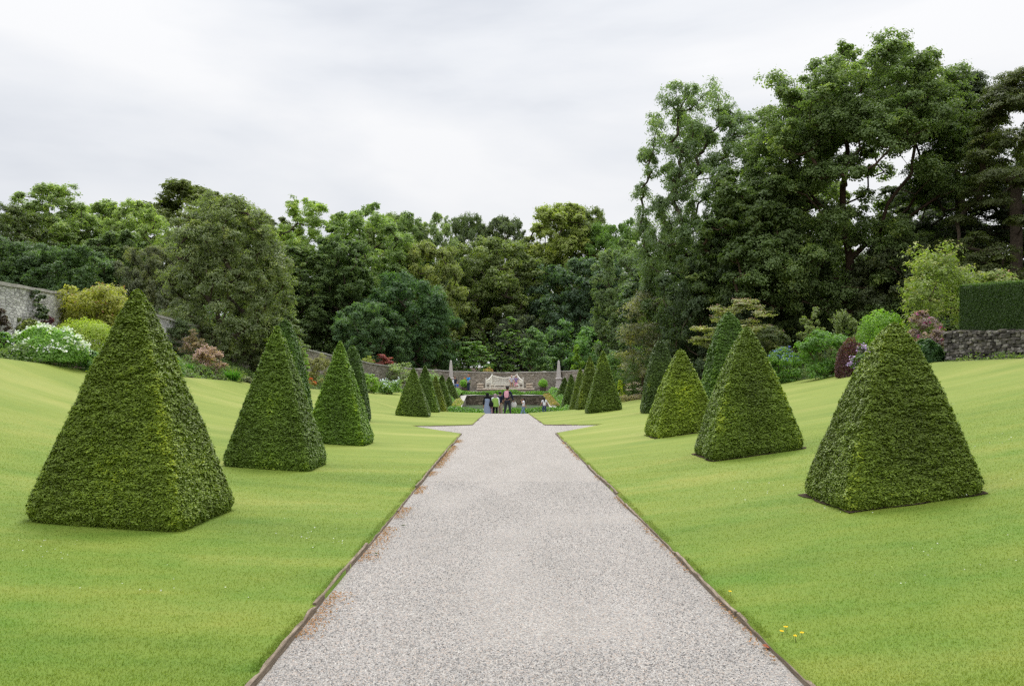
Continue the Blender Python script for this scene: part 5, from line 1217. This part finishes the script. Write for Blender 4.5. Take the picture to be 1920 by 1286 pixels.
def undergrowth():
    rng = np.random.default_rng(90); Ps = []; zs = []
    def reg(n, fx, hmax):
        x, y = fx(n); Ps.append(np.stack([x, y], 1)); zs.append(G(x, y) + hmax * (.35 + .9 * vnoise(np.stack([x * .35, y * .35, 0 * x], 1))) * rng.uniform(0, 1, n) ** .5)
    reg(46000, lambda n: (rng.uniform(-62, 52, n), rng.uniform(97, 135, n)), 6.5)
    reg(16000, lambda n: (rng.uniform(-50, -20, n), rng.uniform(46, 90, n)), 2.6)
    reg(26000, lambda n: (rng.uniform(17.5, 46, n), rng.uniform(47, 84, n)), 2.6)
    reg(5000, lambda n: (rng.uniform(9, 18, n), rng.uniform(66, 88, n)), 2.4)
    P = np.concatenate(Ps); z = np.concatenate(zs); P = np.c_[P, z]
    V, Q = leaves(rng, P, rng.standard_normal(P.shape) + np.array([0, -.3, .8]), .34, .6)
    o = obj('undergrowth', mesh_np('undergrowth', V, Q, var=rng.uniform(0, .9, len(P))), M['leaf'], color=(.04, .068, .022)); tag(o, 'shaded undergrowth of the wood beyond the garden walls', 'undergrowth', kind='stuff')
    n = 90000; x = rng.uniform(-190, 150, n); y = rng.uniform(150, 175, n); top = 13 + 5 * vnoise(np.stack([x * .08, 0 * x, 0 * x], 1)) + 3 * vnoise(np.stack([x * .3, y * .2, 0 * x], 1))
    top = np.where(x > 0, np.minimum(top, 17), top + 4)
    P = np.stack([x, y, 2 + top * rng.uniform(0, 1, n) ** .5], 1)
    V, Q = leaves(rng, P, rng.standard_normal(P.shape) + np.array([0, -.3, .8]), .8, .6)
    o = obj('distant_woods', mesh_np('woods', V, Q, var=rng.uniform(0, .9, n)), M['leaf'], color=(.038, .055, .02)); tag(o, 'far woods closing the gaps between the trees', 'woods', kind='stuff')
undergrowth()

# ------------------------------------------------------------------ grass, litter, small things
def grass():
    rng = np.random.default_rng(60); n = 430000
    Y = 4.4 + 17 * rng.uniform(0, 1, n) ** 1.75; X = rng.uniform(-.64, .64, n) * Y
    k = (X < pathL(Y) - .01) | (X > pathR(Y) + .01); X, Y = X[k], Y[k]
    n = len(X); z = G(X, Y) + .047
    hgt = rng.uniform(.005, .014, n) * .75 * (1 + .03 * Y) * np.clip((21.6 - Y) / 6, .15, 1); a = rng.uniform(0, 2 * PI, n); w_ = rng.uniform(.002, .0035, n) * (1 + .10 * Y)
    ox, oy = np.cos(a) * w_, np.sin(a) * w_; lx, ly = rng.standard_normal(n) * .005, rng.standard_normal(n) * .005
    V = np.stack([np.stack([X - ox * .6, Y - oy * .6, z], 1), np.stack([X + ox * .6, Y + oy * .6, z], 1), np.stack([X + lx, Y + ly, z + hgt], 1)], 1).reshape(-1, 3)
    o = obj('grass', mesh_np('grass', V, np.arange(3 * n).reshape(n, 3)), M['blade']); tag(o, 'short mown grass blades of the near lawns', 'grass', kind='stuff')
grass()
def tufts():
    """longer grass hanging over the edging boards"""
    rng = np.random.default_rng(61); n = 26000; Y = 4.4 + 26 * rng.uniform(0, 1, n) ** 1.6; s = np.where(rng.uniform(0, 1, n) < .5, -1, 1)
    den = vnoise(np.stack([Y * 3, s * 5.0, 0 * Y], 1)); kp = den > .35; Y, s = Y[kp], s[kp]; n = len(Y)
    X = np.where(s < 0, pathL(Y), pathR(Y)) + s * rng.uniform(.01, .07, n); z = G(X, Y) + .03; h_ = rng.uniform(.02, .055, n); w_ = .0025 * (1 + .1 * Y)
    lx = -s * rng.uniform(-.01, .035, n)
    V = np.stack([np.stack([X, Y - w_, z], 1), np.stack([X, Y + w_, z], 1), np.stack([X + lx, Y + rng.standard_normal(n) * .012, z + h_], 1)], 1).reshape(-1, 3)
    o = obj('edge_grass', mesh_np('grass', V, np.arange(3 * n).reshape(n, 3)), M['blade']); tag(o, 'untrimmed grass along the edging boards', 'grass', kind='stuff')
tufts()
def litter():
    rng = np.random.default_rng(62); n = 6500; Y = 4.4 + 22 * rng.uniform(0, 1, n) ** 1.5; left = rng.uniform(0, 1, n) < .8
    d_ = np.abs(rng.standard_normal(n)) * np.where(left, .085, .035) + .03; dens = vnoise(np.stack([Y * 1.2, left * 7.0, 0 * Y], 1)); k = dens > np.where(left, .3, .55); Y, left, d_ = Y[k], left[k], d_[k]; n = len(Y)
    X = np.where(left, pathL(Y) + d_, pathR(Y) - d_); P = np.stack([X, Y, .018 + rng.uniform(0, .012, n)], 1)
    V, Q = leaves(rng, P, rng.standard_normal((n, 3)) * .45 + np.array([0, 0, 1]), .017 * (1 + .05 * Y), .5)
    o = obj('leaf_litter', mesh_np('litter', V, Q, var=rng.uniform(0, 1, n)), M['petal'], color=(.36, .20, .105)); tag(o, 'orange-brown husks and dry leaves lying along the path edges', 'leaf litter', kind='stuff')
    # loose chippings standing proud of the gravel
    n = 52000; Y = 4.5 + 11 * rng.uniform(0, 1, n) ** 1.7; X = rng.uniform(-1.44, 1.73, n); r = rng.uniform(.003, .0065, n) * (1 + .03 * Y)
    O = np.array([(1, 0, 0), (-.5, .86, 0), (-.5, -.86, 0), (.1, .1, .8)]); a = rng.uniform(0, 2 * PI, n); ca, sa = np.cos(a), np.sin(a)
    V = np.stack([np.stack([X + r * (o_[0] * ca - o_[1] * sa) * rng.uniform(.7, 1.2, n), Y + r * (o_[0] * sa + o_[1] * ca), .006 + r * o_[2] * rng.uniform(.6, 1.2, n)], 1) for o_ in O], 1).reshape(-1, 3)
    i = np.arange(n)[:, None] * 4; Q = np.concatenate([i + np.array([[0, 1, 3]]), i + np.array([[1, 2, 3]]), i + np.array([[2, 0, 3]])]); vv = rng.uniform(0, 1, n)
    o = obj('gravel_chippings', mesh_np('chips', V, Q, var=np.tile(vv, 3)), M['pebble'], color=(.36, .345, .33)); tag(o, 'loose grey and pinkish chippings on the path', 'gravel', kind='stuff')
litter()
def clover():
    rng = np.random.default_rng(63); n = 420; c = rng.uniform(0, 1, (22, 2)); j = rng.integers(0, 22, n)
    Y = 5 + 16 * c[j, 0] ** 1.2 + rng.standard_normal(n) * .35; X = (c[j, 1] - .5) * 1.15 * Y + rng.standard_normal(n) * .35
    k = (X < pathL(Y) - .15) | (X > pathR(Y) + .15); X, Y = X[k], Y[k]; n = len(X)
    P = np.stack([X, Y, G(X, Y) + .08], 1); V, Q = leaves(rng, P, rng.standard_normal((n, 3)) * .4 + np.array([0, 0, 1]), .012 * (1 + .04 * Y), .9)
    o = obj('clover_flowers', mesh_np('clover', V, Q, var=rng.uniform(0, 1, n)), M['petal'], color=(.6, .62, .52)); tag(o, 'tiny white clover flowers sprinkled in the lawns', 'flowers', kind='stuff')
clover()
def buttercup(px, py, label):
    Y = 5.5
    for _ in range(30): X = PX(px, Y); Y = F * (CH - Gf(X, Y) - .07) / (py - VY)
    r = empty('buttercup', (X, Y, Gf(X, Y) + .03)); mb = MB(); mb.tube([(0, 0, 0), (.003, 0, .03), (0, 0, .05)], .0015, 5); obj('stem', mb, M['stem'], r)
    rng = np.random.default_rng(int(px)); a = np.arange(5) * 2 * PI / 5; C = np.stack([np.cos(a) * .008, np.sin(a) * .008, 0 * a + .053], 1)
    V, Q = leaves(rng, C, np.stack([-np.cos(a) * .4, -np.sin(a) * .4 - .3, 0 * a + 1], 1), .018, .85, C * np.array([1, 1, 0])); obj('petals', mesh_np('petals', V, Q, var=np.full(5, .5)), M['petal'], r, color=(.78, .52, .01))
    tag(r, label, 'flower', 'yellow buttercups on the right lawn')
for px, py, lab in ((1473, 1178, 'uppermost buttercup of the four close to the right edging'), (1466, 1186, 'buttercup leftmost of the four close to the right edging'), (1491, 1195, 'buttercup lowest of the four close to the right edging'), (1503, 1189, 'buttercup rightmost of the four close to the right edging'), (1369, 1111, 'single buttercup up the lawn from the group of four')): buttercup(px, py, lab)
def fallen(px, py, size, col, label):
    Y = CH * F / (py - VY); X = PX(px, Y); rng = np.random.default_rng(int(px))
    me = MB(); L_ = size; me.add([(0, -L_ / 2, .004), (L_ * .25, -L_ * .1, .012), (L_ * .18, L_ * .25, .010), (0, L_ / 2, .004), (-L_ * .2, L_ * .2, .012), (-L_ * .26, -L_ * .12, .008), (0, 0, .002)], [(0, 1, 6, 6)][:0] or [(0, 1, 2, 6), (6, 2, 3, 4), (0, 6, 4, 5)])
    o = obj('fallen_leaf', me, simple('dry_leaf', col, .8, .1, .3, 30), loc=(X, Y, .018), rz=rng.uniform(0, 6)); tag(o, label, 'leaf')
fallen(706, 1041, .07, (.04, .06, .02), 'dark green fallen leaf on the gravel near the left edging')
fallen(756, 988, .07, (.05, .07, .025), 'dark green fallen leaf on the gravel farther up the left side')
fallen(1436, 1217, .09, (.22, .07, .035), 'curled red-brown leaf against the right edging near the camera')
fallen(1361, 1135, .06, (.4, .14, .06), 'small orange leaf against the right edging')
fallen(626, 1097, .08, (.30, .16, .12), 'pale brown fallen leaf beside the broken left edging')
